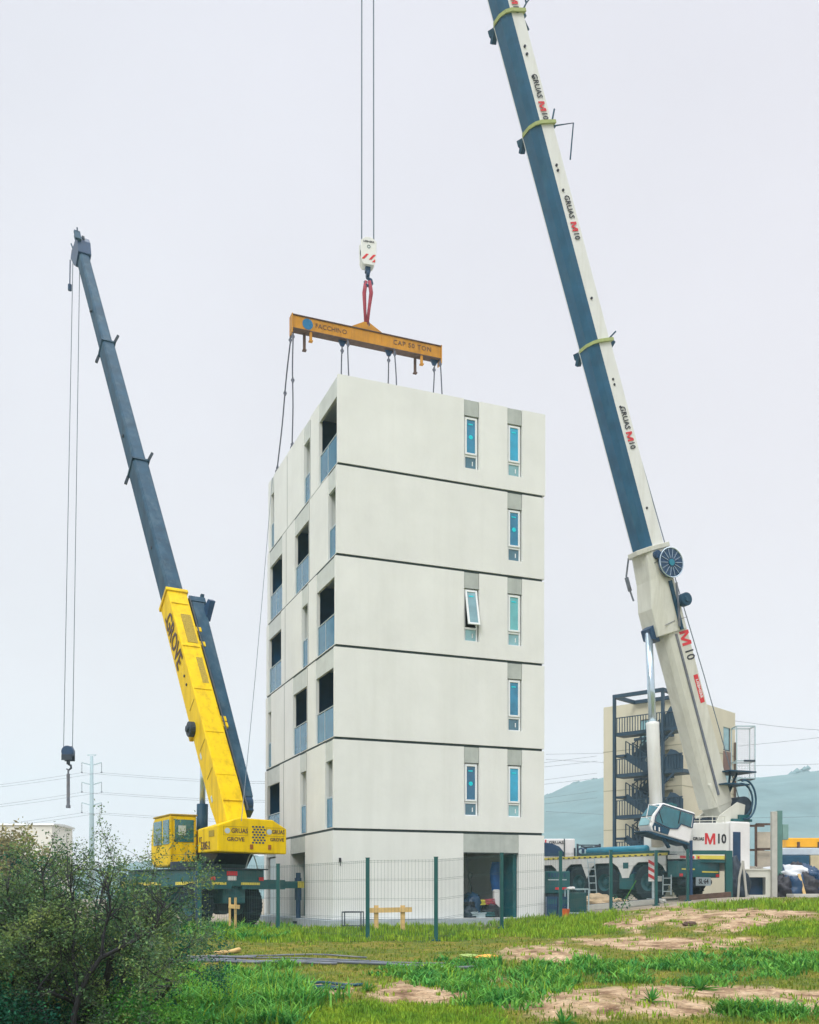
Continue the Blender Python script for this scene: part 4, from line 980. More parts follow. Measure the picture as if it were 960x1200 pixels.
# luffing bracket plates either side of the boom foot
for y in (-.75, .68):
    b = MB(UM); b.prism([(-1.2, 1.6), (.8, 1.6), (-.3, 3.5), (-1.3, 4.1), (-1.75, 4.0), (-1.6, 3.0)], (0, y, 0), (1,0,0), (0,0,1), (0,1,0), .07); b.build('boom_bracket', M['cream'], wc, bevel=.01)
# winch and hose loop at the tail
b = MB(UM); b.disc((-1.75, -.2, 3.9), (0,1,0), .48, 1.0, 24); b.build('winch_drum', M['steeldk'], wc, bevel=.02)
for y, r_ in ((-.95, .85), (-.75, .72)):
    b = MB(UM); b.tube([(-1.55+math.sin(a)*-.62, y, 4.2+math.cos(a)*r_) for a in [math.pi*(-.1+i*1.15/14) for i in range(15)]], .045, 7); b.build('hose', M['steelblue'], wc)
b = MB(UM); b.box((-2.0, -.9, 3.25), (-.9, .9, 3.36)); b.box((-1.9, -.85, 3.36), (-1.3, -.3, 3.55)); b.build('winch_frame', M['teal'], wc)
for (xx, zz, l_) in ((-1.5, 5.42, 1.5), (-1.2, 4.85, 1.3)):
    b = MB(UM); b.box((xx-l_/2, -.9, zz), (xx+l_/2, .5, zz+.06)); b.tube([(xx+.2, -.3, zz), (xx+.3, -.3, zz-.7)], .05, 6); b.tube([(xx-.2, -.3, zz), (xx+.2, -.3, zz-.7)], .05, 6); b.build('ballast_arm', M['steelblue'], wc)
# operator cab, tipped back
cc = UM @ Vector((3.45, NY-.35, 2.95)) 
KM = UM @ T3((3.35, NY-.32, 2.92)) @ Matrix.Rotation(R(-12), 4, 'Y') @ Matrix.Scale(.93, 4)
# profile in x (forward) - z, front is curved
prof = [(-1.15, -.58), (1.0, -.58), (1.18, -.35), (1.10, .15), (.78, .70), (.62, .80), (-1.15, .80)]
b = MB(KM); b.prism(prof, (0, -.42, 0), (1,0,0), (0,0,1), (0,1,0), .84); cab = b.build('cab', M['whitec'], wc, bevel=.05)
b = MB(KM); b.prism([(-1.02, .12), (-.45, .14), (-.30, -.12), (.10, -.2), (.92, -.1), (.92, .12), (.66, .66), (-1.02, .66)], (0, -.445, 0), (1,0,0), (0,0,1), (0,1,0), .02); b.build('side_window', M['cabglass'], cab)
b = MB(KM); b.prism([(.16, -.52), (.98, -.52), (1.06, -.36), (1.0, -.16), (.10, -.25)], (0, -.443, 0), (1,0,0), (0,0,1), (0,1,0), .02); b.build('lower_window', M['steelblue'], cab)
b = MB(KM); b.loft([[(x_, y, z_) for x_, z_ in ((1.135,.10),(1.155,.12),(.82,.69),(.80,.67))] for y in (-.34, .34)]); b.build('windscreen', M['cabglass'], cab)
b = MB(KM); b.loft([[(x_, y, z_) for x_, z_ in ((1.20,-.33),(1.215,-.31),(1.155,.04),(1.14,.02))] for y in (-.34, .34)]); b.build('front_window', M['glassl'], cab)
b = MB(KM); b.box((-.35, -.1, .82), (.0, .3, 1.0)); b.build('roof_lamp', M['teal'], cab, bevel=.02)
b = MB(KM); b.tube([(-.3, -.46, .1), (-.3, -.46, .66)], .02, 6); b.build('pillar', M['black'], cab)
b = MB(KM); b.tube([(1.1, -.4, -.15), (1.5, -.5, -.1), (1.5, -.5, .5), (.95, -.44, .55)], .02, 6); b.build('grab_handle', M['whitec'], cab)
b = MB(KM); b.box((-1.1, -.44, -.70), (1.25, .42, -.60)); b.box((.9, -.5, -.68), (1.42, .4, -.64)); b.bar((.4, -.3, -.6), (-.2, -.2, -1.0), .14, .1); b.bar((-.9, -.3, -.6), (-1.6, .1, -.8), .2, .2); b.build('cab_step', M['steelblue'], cab)

# black trim, wiper and painted white and navy reflections on the tipped cab
b = MB(KM)
for (p, q) in (((-1.10, .10), (-.45, .12)), ((-.45, .12), (-.30, -.14)), ((-.30, -.14), (.10, -.22)), ((.10, -.22), (.98, -.12)), ((.98, -.12), (.98, .12)), ((.98, .12), (.70, .70)), ((.70, .70), (-1.08, .70)), ((-1.08, .70), (-1.10, .10))):
    b.bar((p[0], -.447, p[1]), (q[0], -.447, q[1]), .03, .035)
b.build('window_trim', M['navy'], cab)
b = MB(KM); b.bar((.55, -.45, -.1), (.85, -.45, .35), .02, .03); b.build('wiper', M['black'], cab)
for i in range(4):
    b = MB(KM); b.bar((.55+i*.12, -.455, -.50), (.60+i*.12, -.455, -.32), .05, .05); b.build('reflection_bar', M['whitec'] if i % 2 else M['navy'], cab)
for X in (2.7, 6.6, 8.6):
    b = MB(CM); b.box((X-.35, HALF-.6, .55), (X+.3, HALF-.08, 1.5)); b.build('underbody_box', M['navy'], wc, bevel=.02)
b = MB(CM); b.tube([(.6, HALF-.2, 1.2), (2.6, HALF-.15, 1.15), (4.6, HALF-.2, 1.2), (7, HALF-.2, 1.15)], .05, 6); b.build('air_line', M['steelblue'], wc)
# ------------------------------------------------------------------ yellow rough terrain crane
YG = -1.0
Yh = Vector((-.5, .866, 0)).normalized(); Yr = Vector((.866, .5, 0)).normalized()
K = px(255, 1050, 32.0)                       # rear left corner of the counterweight, in plan
SY = K + Yr*1.15 + Yh*3.0                     # slew centre
YM = frame((SY.x, SY.y, 0), Yr, Yh)           # x right, y forward (boom direction), z up
kd = Vector((-.72, .69, 0)).normalized()      # carrier axis
KX = Vector((kd.y, -kd.x, 0)).normalized()    # carrier right
YC = frame((SY.x-.75, SY.y-.5, YG), KX, kd)    # x right, y forward, z up from the ground
yc = thing('rough_terrain_crane', 'yellow mobile crane on a dark teal carrier left of the tower', 'crane', YC)
for X, s_ in ((-.98, 0), (.98, 1)):
    for Yw in (-1.45, 1.65):
        Mw = YC @ T3((X, Yw, .70)) @ Matrix.Rotation(R(90 if s_ == 0 else -90), 4, 'Z')
        add_wheel(yc, Mw, 'rt', .70, .56, .34)
for Yw in (-1.45, 1.65):
    b = MB(YC); b.tube([(-.85, Yw, .70), (.85, Yw, .70)], .15, 10); b.disc((0, Yw, .70), (0,1,0), .32, .4, 14); b.build('axle', M['steeldk'], yc)
b = MB(YC); b.box((-1.1, -2.35, 1.30), (1.1, 2.5, 1.86)); b.box((-.45, -2.2, .75), (.45, 2.3, 1.3)); b.build('carrier', M['teal'], yc, bevel=.03)
for lo, hi in (((-1.13, -2.1, 1.36), (-1.105, -.5, 1.46)), ((-1.13, .4, 1.36), (-1.105, 2.1, 1.46)), ((.15, -2.385, 1.36), (.9, -2.355, 1.44)), ((-1.0, -2.385, 1.36), (-.45, -2.355, 1.44))):
    b = MB(YC); b.box(lo, hi); b.build('reflector_strip', M['stripe'], yc)
b = MB(YC); b.box((-.42, -2.385, 1.66), (-.02, -2.355, 1.80)); b.build('warning_plate', M['red'], yc)
b = MB(YC); b.box((-.38, -2.385, 1.50), (-.06, -2.355, 1.64)); b.build('number_plate', M['whitec'], yc)
b = MB(YC); b.box((-1.2, -2.45, 1.86), (1.2, 2.6, 1.90)); b.build('deck', M['steeldk'], yc)
b = MB(YC); b.tube([(.45+.5*i/11, -2.2, 1.9+.5*math.sin(math.pi*i/11)) for i in range(12)], .018, 5); b.build('hose', M['rail'], yc)
for s_ in (-1, 1):
    b = MB(YC); b.box((s_*.97-.10, -2.38, 1.5), (s_*.97+.10, -2.355, 1.62)); b.build('tail_lamp', M['red'], yc)
# outriggers with beams, jacks and pads
for Yo, nm in ((-2.2, 0), (2.3, 1)):
    for s_ in (-1, 1):
        L_ = (2.7 if nm == 0 else 3.6) if s_ == 1 else 1.4
        b = MB(YC); b.box((min(s_*.2, s_*min(2, L_)), Yo-.16, 1.22), (max(s_*.2, s_*min(2, L_)), Yo+.16, 1.54)); (b.box((s_*1.9, Yo-.12, 1.26), (s_*L_, Yo+.12, 1.50)) if s_ == 1 else None); ob = b.build('outrigger_beam', M['teal'], yc, bevel=.012)
        b = MB(YC); b.tube([(s_*L_, Yo, .12), (s_*L_, Yo, 1.8)], .085, 12); b.tube([(s_*L_, Yo, .85), (s_*L_, Yo, 1.62)], .12, 12); b.build('jack', M['navy'], ob)
        b = MB(YC); b.disc((s_*L_, Yo, .09), (0,0,1), .20, .08, 18); b.build('pad', M['steeldk'], ob)
        b = MB(YC); b.box((s_*L_-.13, Yo-.16, 1.28), (s_*L_+.13, Yo-.12, 1.50)); b.build('jack_plate', M['stripe'], ob)
b = MB(YC); b.tube([(0, 0, 1.86), (0, 0, 2.15)], .85, 28); b.build('slew_ring', M['steeldk'], yc)
# revolving frame and counterweight
b = MB(YM); b.prism([(-2.9, 1.43), (-1.6, 1.43), (-.9, .95), (1.1, .95), (1.1, 1.5), (-2.9, 1.55)], (-.62, 0, 0), (0,1,0), (0,0,1), (1,0,0), 1.25); b.build('revolving_frame', M['steeldk'], yc, bevel=.03)
b = MB(YM); b.loft([[(-1.15, -3.0, 1.40), (1.2, -3.0, 1.36), (1.2, -3.0, 2.18), (.72, -3.0, 2.46), (-.42, -3.0, 2.50), (-1.15, -3.0, 2.24)],
                    [(-1.15, -1.05, 1.42), (1.2, -1.05, 1.42), (1.2, -1.05, 2.18), (.72, -1.05, 2.4), (-.42, -1.05, 2.44), (-1.15, -1.05, 2.20)]])
cwt = b.build('counterweight', M['yellow'], yc, bevel=.04)
gx, gz_ = .22, 1.95                            # pierced grille: a staggered grid of dark slots
k_ = 0
for r_ in range(7):
    for c_ in range(4):
        w_ = .07; x_ = gx-.2+c_*.115+(.05 if r_ % 2 else 0)-.02; z_ = gz_+.27-r_*.085
        b = MB(YM); b.box((x_, -3.012, z_-.026), (x_+w_, -3.004, z_+.026)); b.build('grille_slot', M['navy'], cwt); k_ += 1
def yt(body, x, z, size, m='browndk', xs=1): text(body, size, YM @ Vector((x, -3.008, z)), Yr, (0,0,1), M[m], cwt, xs=xs)
for x0, wd_ in ((-.55, .66), (.80, .5)):
    b = MB(YM); b.disc((x0-wd_*.42, -3.006, 2.07), (0,1,0), .09, .010, 12); b.build('emblem', M['rail'], cwt)
    b = MB(YM)
    for (a, b1, c, d) in ((x0-wd_*.62, x0+wd_*.62, 2.20, 2.21), (x0-wd_*.62, x0+wd_*.62, 1.93, 1.94), (x0-wd_*.62, x0-wd_*.62+.012, 1.94, 2.20), (x0+wd_*.62-.012, x0+wd_*.62, 1.94, 2.20)): b.box((a, -3.010, c), (b1, -3.004, d))
    b.build('label_frame', M['ygrate'], cwt)
yt('GRUAS', -.42, 2.07, .21, xs=.85); yt('GROVE', -.55, 1.80, .18); yt('GRUAS', .90, 2.07, .19, xs=.75); yt('GROVE', .86, 1.82, .15)
for x_ in (-.02, .60):
    b = MB(YM); b.box((x_-.05, -3.03, 1.5), (x_+.05, -3.004, 1.65)); b.build('reflector', mat('brown_lens', (.3,.10,.02), .4), cwt)
def yl(body, y, z, size): text(body, size, YM @ Vector((-1.158, y, z)), -Yh, (0,0,1), M['browndk'], cwt, xs=.9)
yl('RT', -1.35, 1.84, .24); yl('530E-2', -1.85, 1.62, .36)
b = MB(YM); b.box((-1.165, -2.7, 1.9), (-1.153, -2.2, 2.1)); b.build('side_label', M['ygrate'], cwt)
# body between counterweight and cab
b = MB(YM); b.box((-.62, -1.0, 1.5), (-.35, 1.2, 2.3)); b.box((.45, -1.0, 1.5), (1.15, 1.2, 2.1)); b.build('engine_cover', M['yellow'], yc, bevel=.03)
b = MB(YM); b.disc((0, -1.55, 2.35), (1,0,0), .3, .55, 20); b.build('winch_drum', M['steeldk'], yc)
# boom
PY = YM @ Vector((-.25, -1.9, 2.35)); TY = Vector((px(96, 299, 52.2))); Yd = (TY-PY).normalized(); YL = (TY-PY).length
Ys = Yd.cross(Vector((0,0,1))).normalized()    # to the right of the boom
Yn = Ys.cross(Yd).normalized()                 # back / top of the boom
YB = Matrix(((Yd.x, -Ys.x, Yn.x, PY.x), (Yd.y, -Ys.y, Yn.y, PY.y), (Yd.z, -Ys.z, Yn.z, PY.z), (0,0,0,1)))  # x along, y left, z top
def ypy(py): s_ = (HZ-py)/F; return (s_*PY.y-PY.z)/(Yd.z-s_*Yd.y)
def ysec(x0, x1, hw, hh, name, m, ch=.08):
    ring = [(hw, hh-ch), (hw, -hh+ch), (hw-ch, -hh), (-hw+ch, -hh), (-hw, -hh+ch), (-hw, hh-ch), (-hw+ch, hh), (hw-ch, hh)]
    b = MB(YB); b.loft([[(x, y, z) for y, z in ring] for x in (x0, x1)]); return b.build(name, m, yc, bevel=.01)
yx = [ypy(p) for p in (703, 549, 409)]
ring = lambda x, hw, hb, ht: [(x, hw, ht), (x, hw, -hb), (x, -hw, -hb), (x, -hw, ht)]
b = MB(YB); b.loft([ring(-.5, .36, .35, .42), ring(1.2, .38, .55, .52), ring(yx[0], .38, .50, .50)]); base = b.build('boom_base', M['yellow'], yc, bevel=.035)
b = MB(YB); b.loft([ring(yx[0]-.14, .43, .56, .56), ring(yx[0]+.02, .43, .56, .56)]); b.build('collar', M['yellow'], yc, bevel=.02)
ysec(yx[0], yx[1], .33, .44, 'boom_section', M['steelblue']); ysec(yx[1], yx[2], .29, .39, 'boom_section', M['steelblue']); ysec(yx[2], YL, .25, .34, 'boom_section', M['steelblue'])
for i, (hw, hh) in ((1, (.33, .44)), (2, (.29, .39))):
    b = MB(YB); b.loft([ring(yx[i]-.07, hw+.04, hh+.05, hh+.05), ring(yx[i]+.05, hw+.04, hh+.05, hh+.05)]); c_ = b.build('collar', M['steelblue'], yc)
    b = MB(YB); b.bar((yx[i], hw, -hh-.05), (yx[i]-.3, hw+.12, -hh-.2), .12, .12); b.bar((yx[i], -hw, hh+.05), (yx[i]+.25, -hw-.15, hh+.25), .10, .10); b.build('guide_shoe', M['steeldk'], c_)
for x_ in (yx[1]+2.2, yx[2]+3.2, yx[0]+3):
    b = MB(YB); b.disc((x_, .30, .02), (0,1,0), .07, .12, 10); b.build('bolt_plug', M['steeldk'], yc)
# lettering down the left side, walkway grating on the back, hub
text('GROVE', 1.0, YB @ Vector((ypy(752), .40, -.02)), -Yd, Yn, M['browndk'], base, xs=.80)
b = MB(YB); b.box((ypy(765), -.28, .505), (ypy(732), .10, .52)); b.build('grating', M['ygrate'], base)
b = MB(YB); b.box((ypy(812), -.28, .505), (ypy(782), -.05, .515)); b.build('grating', M['ygrate'], base)
b = MB(YB); b.disc((ypy(849), .46, -.30), (0,1,0), .27, .22, 24); b.disc((ypy(849), .60, -.30), (0,1,0), .12, .1, 14); b.build('side_hub', M['steeldk'], base, bevel=.015)
b = MB(YB); b.box((ypy(854), .30, -.72), (ypy(844)-.1, .46, -.25)); b.build('hub_bracket', M['yellow'], base, bevel=.03)
for p_ in (796, 806): 
    b = MB(YB); b.disc((ypy(p_), .39, .1), (0,1,0), .05, .05, 10); b.build('bolt_plug', M['black'], base)
for p_ in (877, 910, 830):
    b = MB(YB); b.box((ypy(p_), .385, -.2), (ypy(p_)+.03, .392, .4)); b.build('panel_joint', M['ygrate'], base)
for p_ in (745, 762, 850, 857):
    b = MB(YB); b.box((ypy(p_)-.12, -.62, .1), (ypy(p_)+.12, -.36, .42)); b.build('jib_clamp', M['yellow'], base, bevel=.02)
for p_, w_ in ((725, .10), (775, .08), (885, .12), (935, .12)):
    b = MB(YB); b.box((ypy(p_), .385, -.30), (ypy(p_)+w_*2, .392, -.30+w_)); b.build('warning_label', M['browndk' if w_ < .11 else 'rail'], base)
for p_ in (720, 770, 820, 870, 920, 950):
    b = MB(YB); b.box((ypy(p_), -.30, .515), (ypy(p_)+.05, .34, .535)); b.build('weld_strap', M['yellow'], base)
b = MB(YB); b.tube([(ypy(p_), -.42, .55) for p_ in (960, 900, 830, 760, 710)], .03, 5); b.build('hose', M['steeldk'], base)
# boom head
b = MB(YB); b.prism([(-.6,-.38),(.2,-.6),(.95,-.75),(1.05,-.35),(.75,.1),(.55,.62),(.1,.66),(-.6,.4)], (YL, -.33, 0), (1,0,0), (0,0,1), (0,1,0), .66); b.build('boom_head', M['navy'], yc, bevel=.03)
for y, (x_, z_) in ((-.12, (.75,-.6)), (.12, (.75,-.6)), (0, (.4,.45))):
    b = MB(YB); b.disc((YL+x_, y, z_), (0,1,0), .3, .09, 20); b.build('head_sheave', M['steeldk'], yc)
b = MB(YB)
b.tube([(YL+.2, .28, .6), (YL+.8, .3, .9)], .035, 5); b.tube([(YL+.6, .28, .3), (YL+1.1, .3, .35)], .035, 5); b.tube([(YL+.9, .3, -.2), (YL+1.3, .35, -.15)], .035, 5); b.bar((YL+.0, .3, .7), (YL+.7, .3, .75), .3, .12)
b.build('head_guide', M['steelblue'], yc)
# luffing cylinder
c0 = YM @ Vector((-.35, .95, 1.5)); c1 = YB @ Vector((ypy(858), .0, -.62)); cm2 = c0.lerp(c1, .45)
b = MB(); b.tube([cm2, c1], .10, 14); b.build('cylinder_rod', M['chrome'], yc, smooth=True)
b = MB(); b.tube([c0, cm2], .2, 16); b.build('cylinder_barrel', M['steelblue'], yc, smooth=True)
# swing-away jib stowed along the right side
def jp(py, dx=0, dz=0): return YB @ Vector((ypy(py), -.92+dx, .1+dz))
b = MB(YB)
b.loft([[(x, y, z) for y, z in ((-.62-w_*1.0, -.3*w_/.3), (-.62-w_*1.0, .3*w_/.3), (-.62+w_*.2, .3*w_/.3), (-.62+w_*.2, -.3*w_/.3))] for x, w_ in ((ypy(938), .26), (ypy(925), .28), (ypy(712), .42))])
jb = b.build('stowed_jib', M['steelblue'], yc, bevel=.03)
x_ = ypy(708)
b = MB(YB); b.bar((x_, -.50, -.1), (x_+.55, -.42, .25), .12, .2); b.bar((x_, -1.05, -.1), (x_+.45, -1.12, .3), .12, .2); b.box((x_-.15, -1.12, -.4), (x_+.12, -.5, .42)); b.build('jib_fork', M['steelblue'], jb)
b = MB(YB); b.prism([(0,0),(.55,.55),(.75,.45),(.55,0)], (ypy(731), -1.12, .3), (1,0,0), (0,-.3,1), (0,1,0), .2); b.build('jib_bracket', M['navy'], jb)
b = MB(YB); b.disc((ypy(940)-.05, -.7, 0), (0,1,0), .26, .3, 18); b.box((ypy(940)-.4, -.85, -.3), (ypy(940)+.1, -.55, .1)); b.build('jib_sheave', M['navy'], jb, bevel=.02)
# cab, at the left of the boom
CMx = YM @ T3((-.78, .1, 1.62))              # x right, y forward ; rear right bottom corner at origin
b = MB(CMx); b.prism([(0, -.52), (.25,-.62), (1.9, -.62), (2.35, -.4), (2.35, .35), (2.1, 1.0), (1.9, 1.12), (0, 1.12)], (-.95, 0, 0), (0,1,0), (0,0,1), (1,0,0), .92); cb2 = b.build('cab', M['yellow'], yc, bevel=.05)
b = MB(CMx); b.box((-.98, -.03, 1.11), (.0, 2.0, 1.17)); b.build('cab_roof', M['ygrate'], cb2, bevel=.02)
b = MB(CMx); b.box((-.80, -.02, .22), (-.14, .02, .98)); b.build('rear_window', M['cabglass'], cb2)
b = MB(CMx); b.box((-.68, -.03, .45), (-.42, -.015, .78)); b.build('window_sticker', M['rail'], cb2)
for a, c in ((.12, .80), (.98, 1.95)):
    b = MB(CMx); b.box((-.975, a, .15), (-.94, c, .98)); b.build('side_window', M['cabglass'], cb2)
b = MB(CMx); b.loft([[(x, y, z) for y, z in ((2.36,.35),(2.12,.98),(2.14,1.0),(2.38,.36))] for x in (-.9, -.1)]); b.build('windscreen', M['cabglass'], cb2)
b = MB(CMx); b.box((-.98, -.06, -.4), (-.92, -.01, 1.1)); b.build('pillar', M['yellow'], cb2)
# hoist ropes to the small hook block
YHB = px(80, 882, 52.4)
hr = YB @ Vector((YL+.95, 0, -.8))
for s_, x_ in ((-.2, -.24), (.16, .22)):
    b = MB(); b.tube([hr+Vector((s_, 0, 0)), YHB+Vector((x_, 0, .28))], .019, 6); b.build('hoist_rope', M['rope'], yc)
b = MB(); b.tube([hr+Vector((-.34, 0, .1)), hr+Vector((-.36, 0, -1.3))], .03, 6); b.disc(hr+Vector((-.36,0,-1.35)), (0,0,1), .1, .3, 10); b.build('limit_weight', M['navy'], yc)
yb = thing('hook_block', 'small dark hook block hanging from the yellow crane by the pylon', 'hook block', YHB)
b = MB(T3(YHB)); b.disc((0, -.03, .03), (0,1,0), .31, .34, 24); b.build('sheave', M['navy'], yb, bevel=.03)
b = MB(T3(YHB)); b.prism([(-.27,-.42),(.27,-.42),(.27,.12),(.14,.36),(-.14,.36),(-.27,.12)], (0, .2, 0), (1,0,0), (0,0,1), (0,1,0), .05); b.build('side_plate', M['steeldk'], yb, bevel=.01)
b = MB(T3(YHB)); b.prism([(-.27,-.42),(.27,-.42),(.27,-.12),(-.27,-.12)], (0, -.27, 0), (1,0,0), (0,0,1), (0,1,0), .05); b.build('side_plate', M['steeldk'], yb, bevel=.01)
b = MB(T3(YHB)); b.tube([(0,0,-.42), (0,0,-.6)], .09, 10); b.tube([(0,0,-.6),(.13,0,-.66),(.15,0,-.8),(.03,0,-.9),(-.1,0,-.84)], [.05,.06,.06,.05,.03], 8); b.build('hook', M['steeldk'], yb, smooth=True)
rod = MB(T3(YHB)); rod.tube([(0, 0, -.86), (0, 0, -1.12)], .05, 8); rod.tube([(0, 0, -1.1), (0, 0, -2.80)], .085, 12); rod.tube([(0, 0, -2.72), (0, 0, -2.86)], .12, 12)
tag(rod.build('hanging_bar', M['pipe'], loc=tuple(YHB+Vector((0,0,-.86)))), 'thick grey sling bar hanging straight down under the small dark hook', 'bar')
# ------------------------------------------------------------------ wire fence
def G(pxx, Y, dz=0):                           # a point standing on the ground at depth Y
    x = (pxx-CX)/F*Y; return Vector((x, Y, gzs(x, Y)+dz))
posts = [(128, 32.5, 1014), (234, 30.5, 1010), (326, 29.0, 1013), (431, 25.7, 1006), (511, 25.4, 1005), (588, 29.7, 1000), (657, 31.7, 998), (716, 34.4, 997), (769, 37.4, 997), (806, 39.6, 996)]
P_ = []
for a, Yp, tp in posts:
    g = G(a, Yp); P_.append((g, (HZ-tp)/F*Yp))
fence = thing('wire_fence', 'green wire mesh fence on square posts across the front of the site', 'fence', tuple(P_[3][0]))
for (g, zt_), (a, Yp, tp) in zip(P_, posts):
    b = MB(T3(g)); h = zt_-g.z; b.box((-.05, -.05, -.15), (.05, .05, h)); b.box((-.056, -.056, h), (.056, .056, h+.02)); po = b.build('post', M['post'], fence)
    b = MB(T3(g)); b.box((-.11, -.11, -.1), (.11, .11, .05)); b.build('post_foot', M['post'], po)
for (g0, z0), (g1, z1) in zip(P_, P_[1:]):
    b = MB(); a = g0.copy(); c = g1.copy(); d = c-a; Lh = math.hypot(d.x, d.y); n = max(8, int(Lh/.085)); q = .0024
    zt0 = z0-.06; zt1 = z1-.06
    for i in range(1, n):
        t = i/n; p = a.lerp(c, t); zt_ = zt0+(zt1-zt0)*t; lo = p.z+.05
        b.bar((p.x, p.y, lo), (p.x, p.y, zt_+.02), q*2, q*2)
    for f in (0, .02, .24, .26, .49, .51, .74, .76, .98, 1.0):
        b.bar((a.x, a.y-.01, a.z+.06+(zt0-a.z-.06)*f), (c.x, c.y-.01, c.z+.06+(zt1-c.z-.06)*f), q*2.2, q*2.2)
    b.build('mesh_panel', M['wire'], fence, recalc=False)

# ------------------------------------------------------------------ small things by the fence
def single(b, name, m, loc, label, cat, group=None, **k): return tag(b.build(name, m, loc=tuple(loc), **k), label, cat, group)
g = G(457, 29)
tb_ = thing('timber_barrier', 'raw timber barrier with two posts behind the wire fence', 'barrier', tuple(g))
for a in (441, 472):
    b = MB(); q = G(a, 29); b.bar(q-Vector((0,0,.1)), Vector((q.x, q.y, (HZ-1061)/F*29)), .13, .06, up=(0,1,0)); b.build('post', M['wood'], tb_)
b = MB(); b.bar(px(432, 1067, 28.95), px(483, 1066, 28.95), .05, .14); b.build('rail', M['wood'], tb_)
g = G(412, 29.6)
tr = thing('steel_trestle', 'small dark steel trestle beside the timber barrier', 'trestle', tuple(g))
b = MB(); zt_ = (HZ-1069)/F*29.6
for a, dy in ((401, 0), (423, 0), (404, .5), (426, .5)):
    q = G(a, 29.6+dy); b.bar(q, (q.x, q.y, zt_), .03, .03)
b.bar((G(401,29.6).x, 29.6, zt_), (G(423,29.6).x, 29.6, zt_), .035, .035); b.bar((G(404,30.1).x, 30.1, zt_), (G(426,30.1).x, 30.1, zt_), .035, .035)
b.bar((G(401,29.6).x, 29.6, zt_), (G(404,30.1).x, 30.1, zt_), .03, .03); b.bar((G(423,29.6).x, 29.6, zt_), (G(426,30.1).x, 30.1, zt_), .03, .03)
b.bar((G(401,29.6).x, 29.6, zt_-.4), (G(423,29.6).x, 29.6, zt_-.4), .025, .025)
b.build('frame', M['steeldk'], tr)
wp = thing('timber_stakes', 'pair of raw timber stakes with a cross piece by the crane wheel', 'stakes', tuple(G(273, 29.9)))
for a in (269.5, 276):
    b = MB(); q = G(a, 29.9); b.bar(q-Vector((0,0,.1)), Vector((q.x, q.y, (HZ-1052)/F*29.9)), .06, .07, up=(0,1,0)); b.build('stake', M['wood'], wp)
b = MB(); b.bar(px(268, 1062, 29.85), px(281, 1063, 29.85), .05, .12); b.build('cross_piece', M['wood'], wp)
# pipes and bars lying on the grass
def lying(u0, v0, u1, v1, r, m, name, label, cat, group, seed):
    (x0,), (y0,) = hit(u0, v0); (x1,), (y1,) = hit(u1, v1); rs = random.Random(seed); n = 16; pts = []
    for i in range(n+1):
        t = i/n; x = x0+(x1-x0)*t; y = y0+(y1-y0)*t+math.sin(t*3+seed)*.04
        pts.append(Vector((x, y, gzs(x, y)+r+.01+.008*math.sin(t*5+seed))))
    b = MB(); b.tube(pts, r, 7); return single(b, name, m, pts[0], label, cat, group, smooth=True)
gp = 'grey pipes lying on the grass'
lying(150, 1118, 300, 1124, .030, M['pipe'], 'pipe', 'grey pipe at the back of the bundle, its left end behind the shrub', 'pipe', gp, 1)
lying(150, 1121, 345, 1127, .028, M['pipe'], 'pipe', 'grey pipe in the middle of the bundle right of the shrub', 'pipe', gp, 2)
lying(165, 1124, 395, 1130, .028, M['pipe'], 'pipe', 'long grey pipe at the front of the bundle right of the shrub', 'pipe', gp, 3)
lying(185, 1119, 430, 1124, .018, M['pipe'], 'pipe', 'thin grey pipe behind the bundle reaching furthest towards the tower', 'pipe', gp, 4)
lying(330, 1127, 560, 1133, .032, M['pipe'], 'pipe', 'thick grey pipe on the grass in front of the second fence post', 'pipe', gp, 5)
lying(300, 1124, 590, 1129, .016, M['pipe'], 'pipe', 'thin grey pipe behind the thick pipe in the open grass', 'pipe', gp, 6)
gb = 'steel bars by the near weeds'
for i, (a, b_, c, d) in enumerate(((338, 1157, 404, 1157), (336, 1160, 402, 1159.5), (345, 1154, 425, 1153))):
    lying(a, b_, c, d, .024, M['steelblue'], 'steel_bar', ['middle dark steel bar of the short stack in the olive grass', 'front dark steel bar of the short stack in the olive grass', 'rear dark steel bar of the short stack reaching the bare earth'][i], 'bar', gb, 11+i)
lying(252, 1121, 281, 1114, .05, M['wood'], 'timber_piece', 'short pale timber lying beside the grey pipes', 'timber', None, 21)
for u, v, m, lab, sd in ((551, 1119.5, mat('green_rag', (.30,.42,.12), .9), 'pale green rag lying in the grass before the fence', 3), (571, 1121, mat('orange_rag', (.75,.35,.06), .9), 'orange rag lying beside the pale green rag', 5)):
    (x,), (y,) = hit(u, v); heap((x, y, gzs(x, y)), .22, .3, .05, m, 'rag', lab, 'rag', sd)

for u, v, r_, lab, sd in ((808, 1084, .10, 'dark clump of scrap lying on the pale earth bank', 61), (695, 1131, .1, 'small dark lump of earth between two weed banks', 62)):
    (x,), (y,) = hit(u, v); heap((x, y, gzs(x, y)), r_*1.6, r_, r_, M['browndk'], 'scrap_lump', lab, 'scrap', sd)
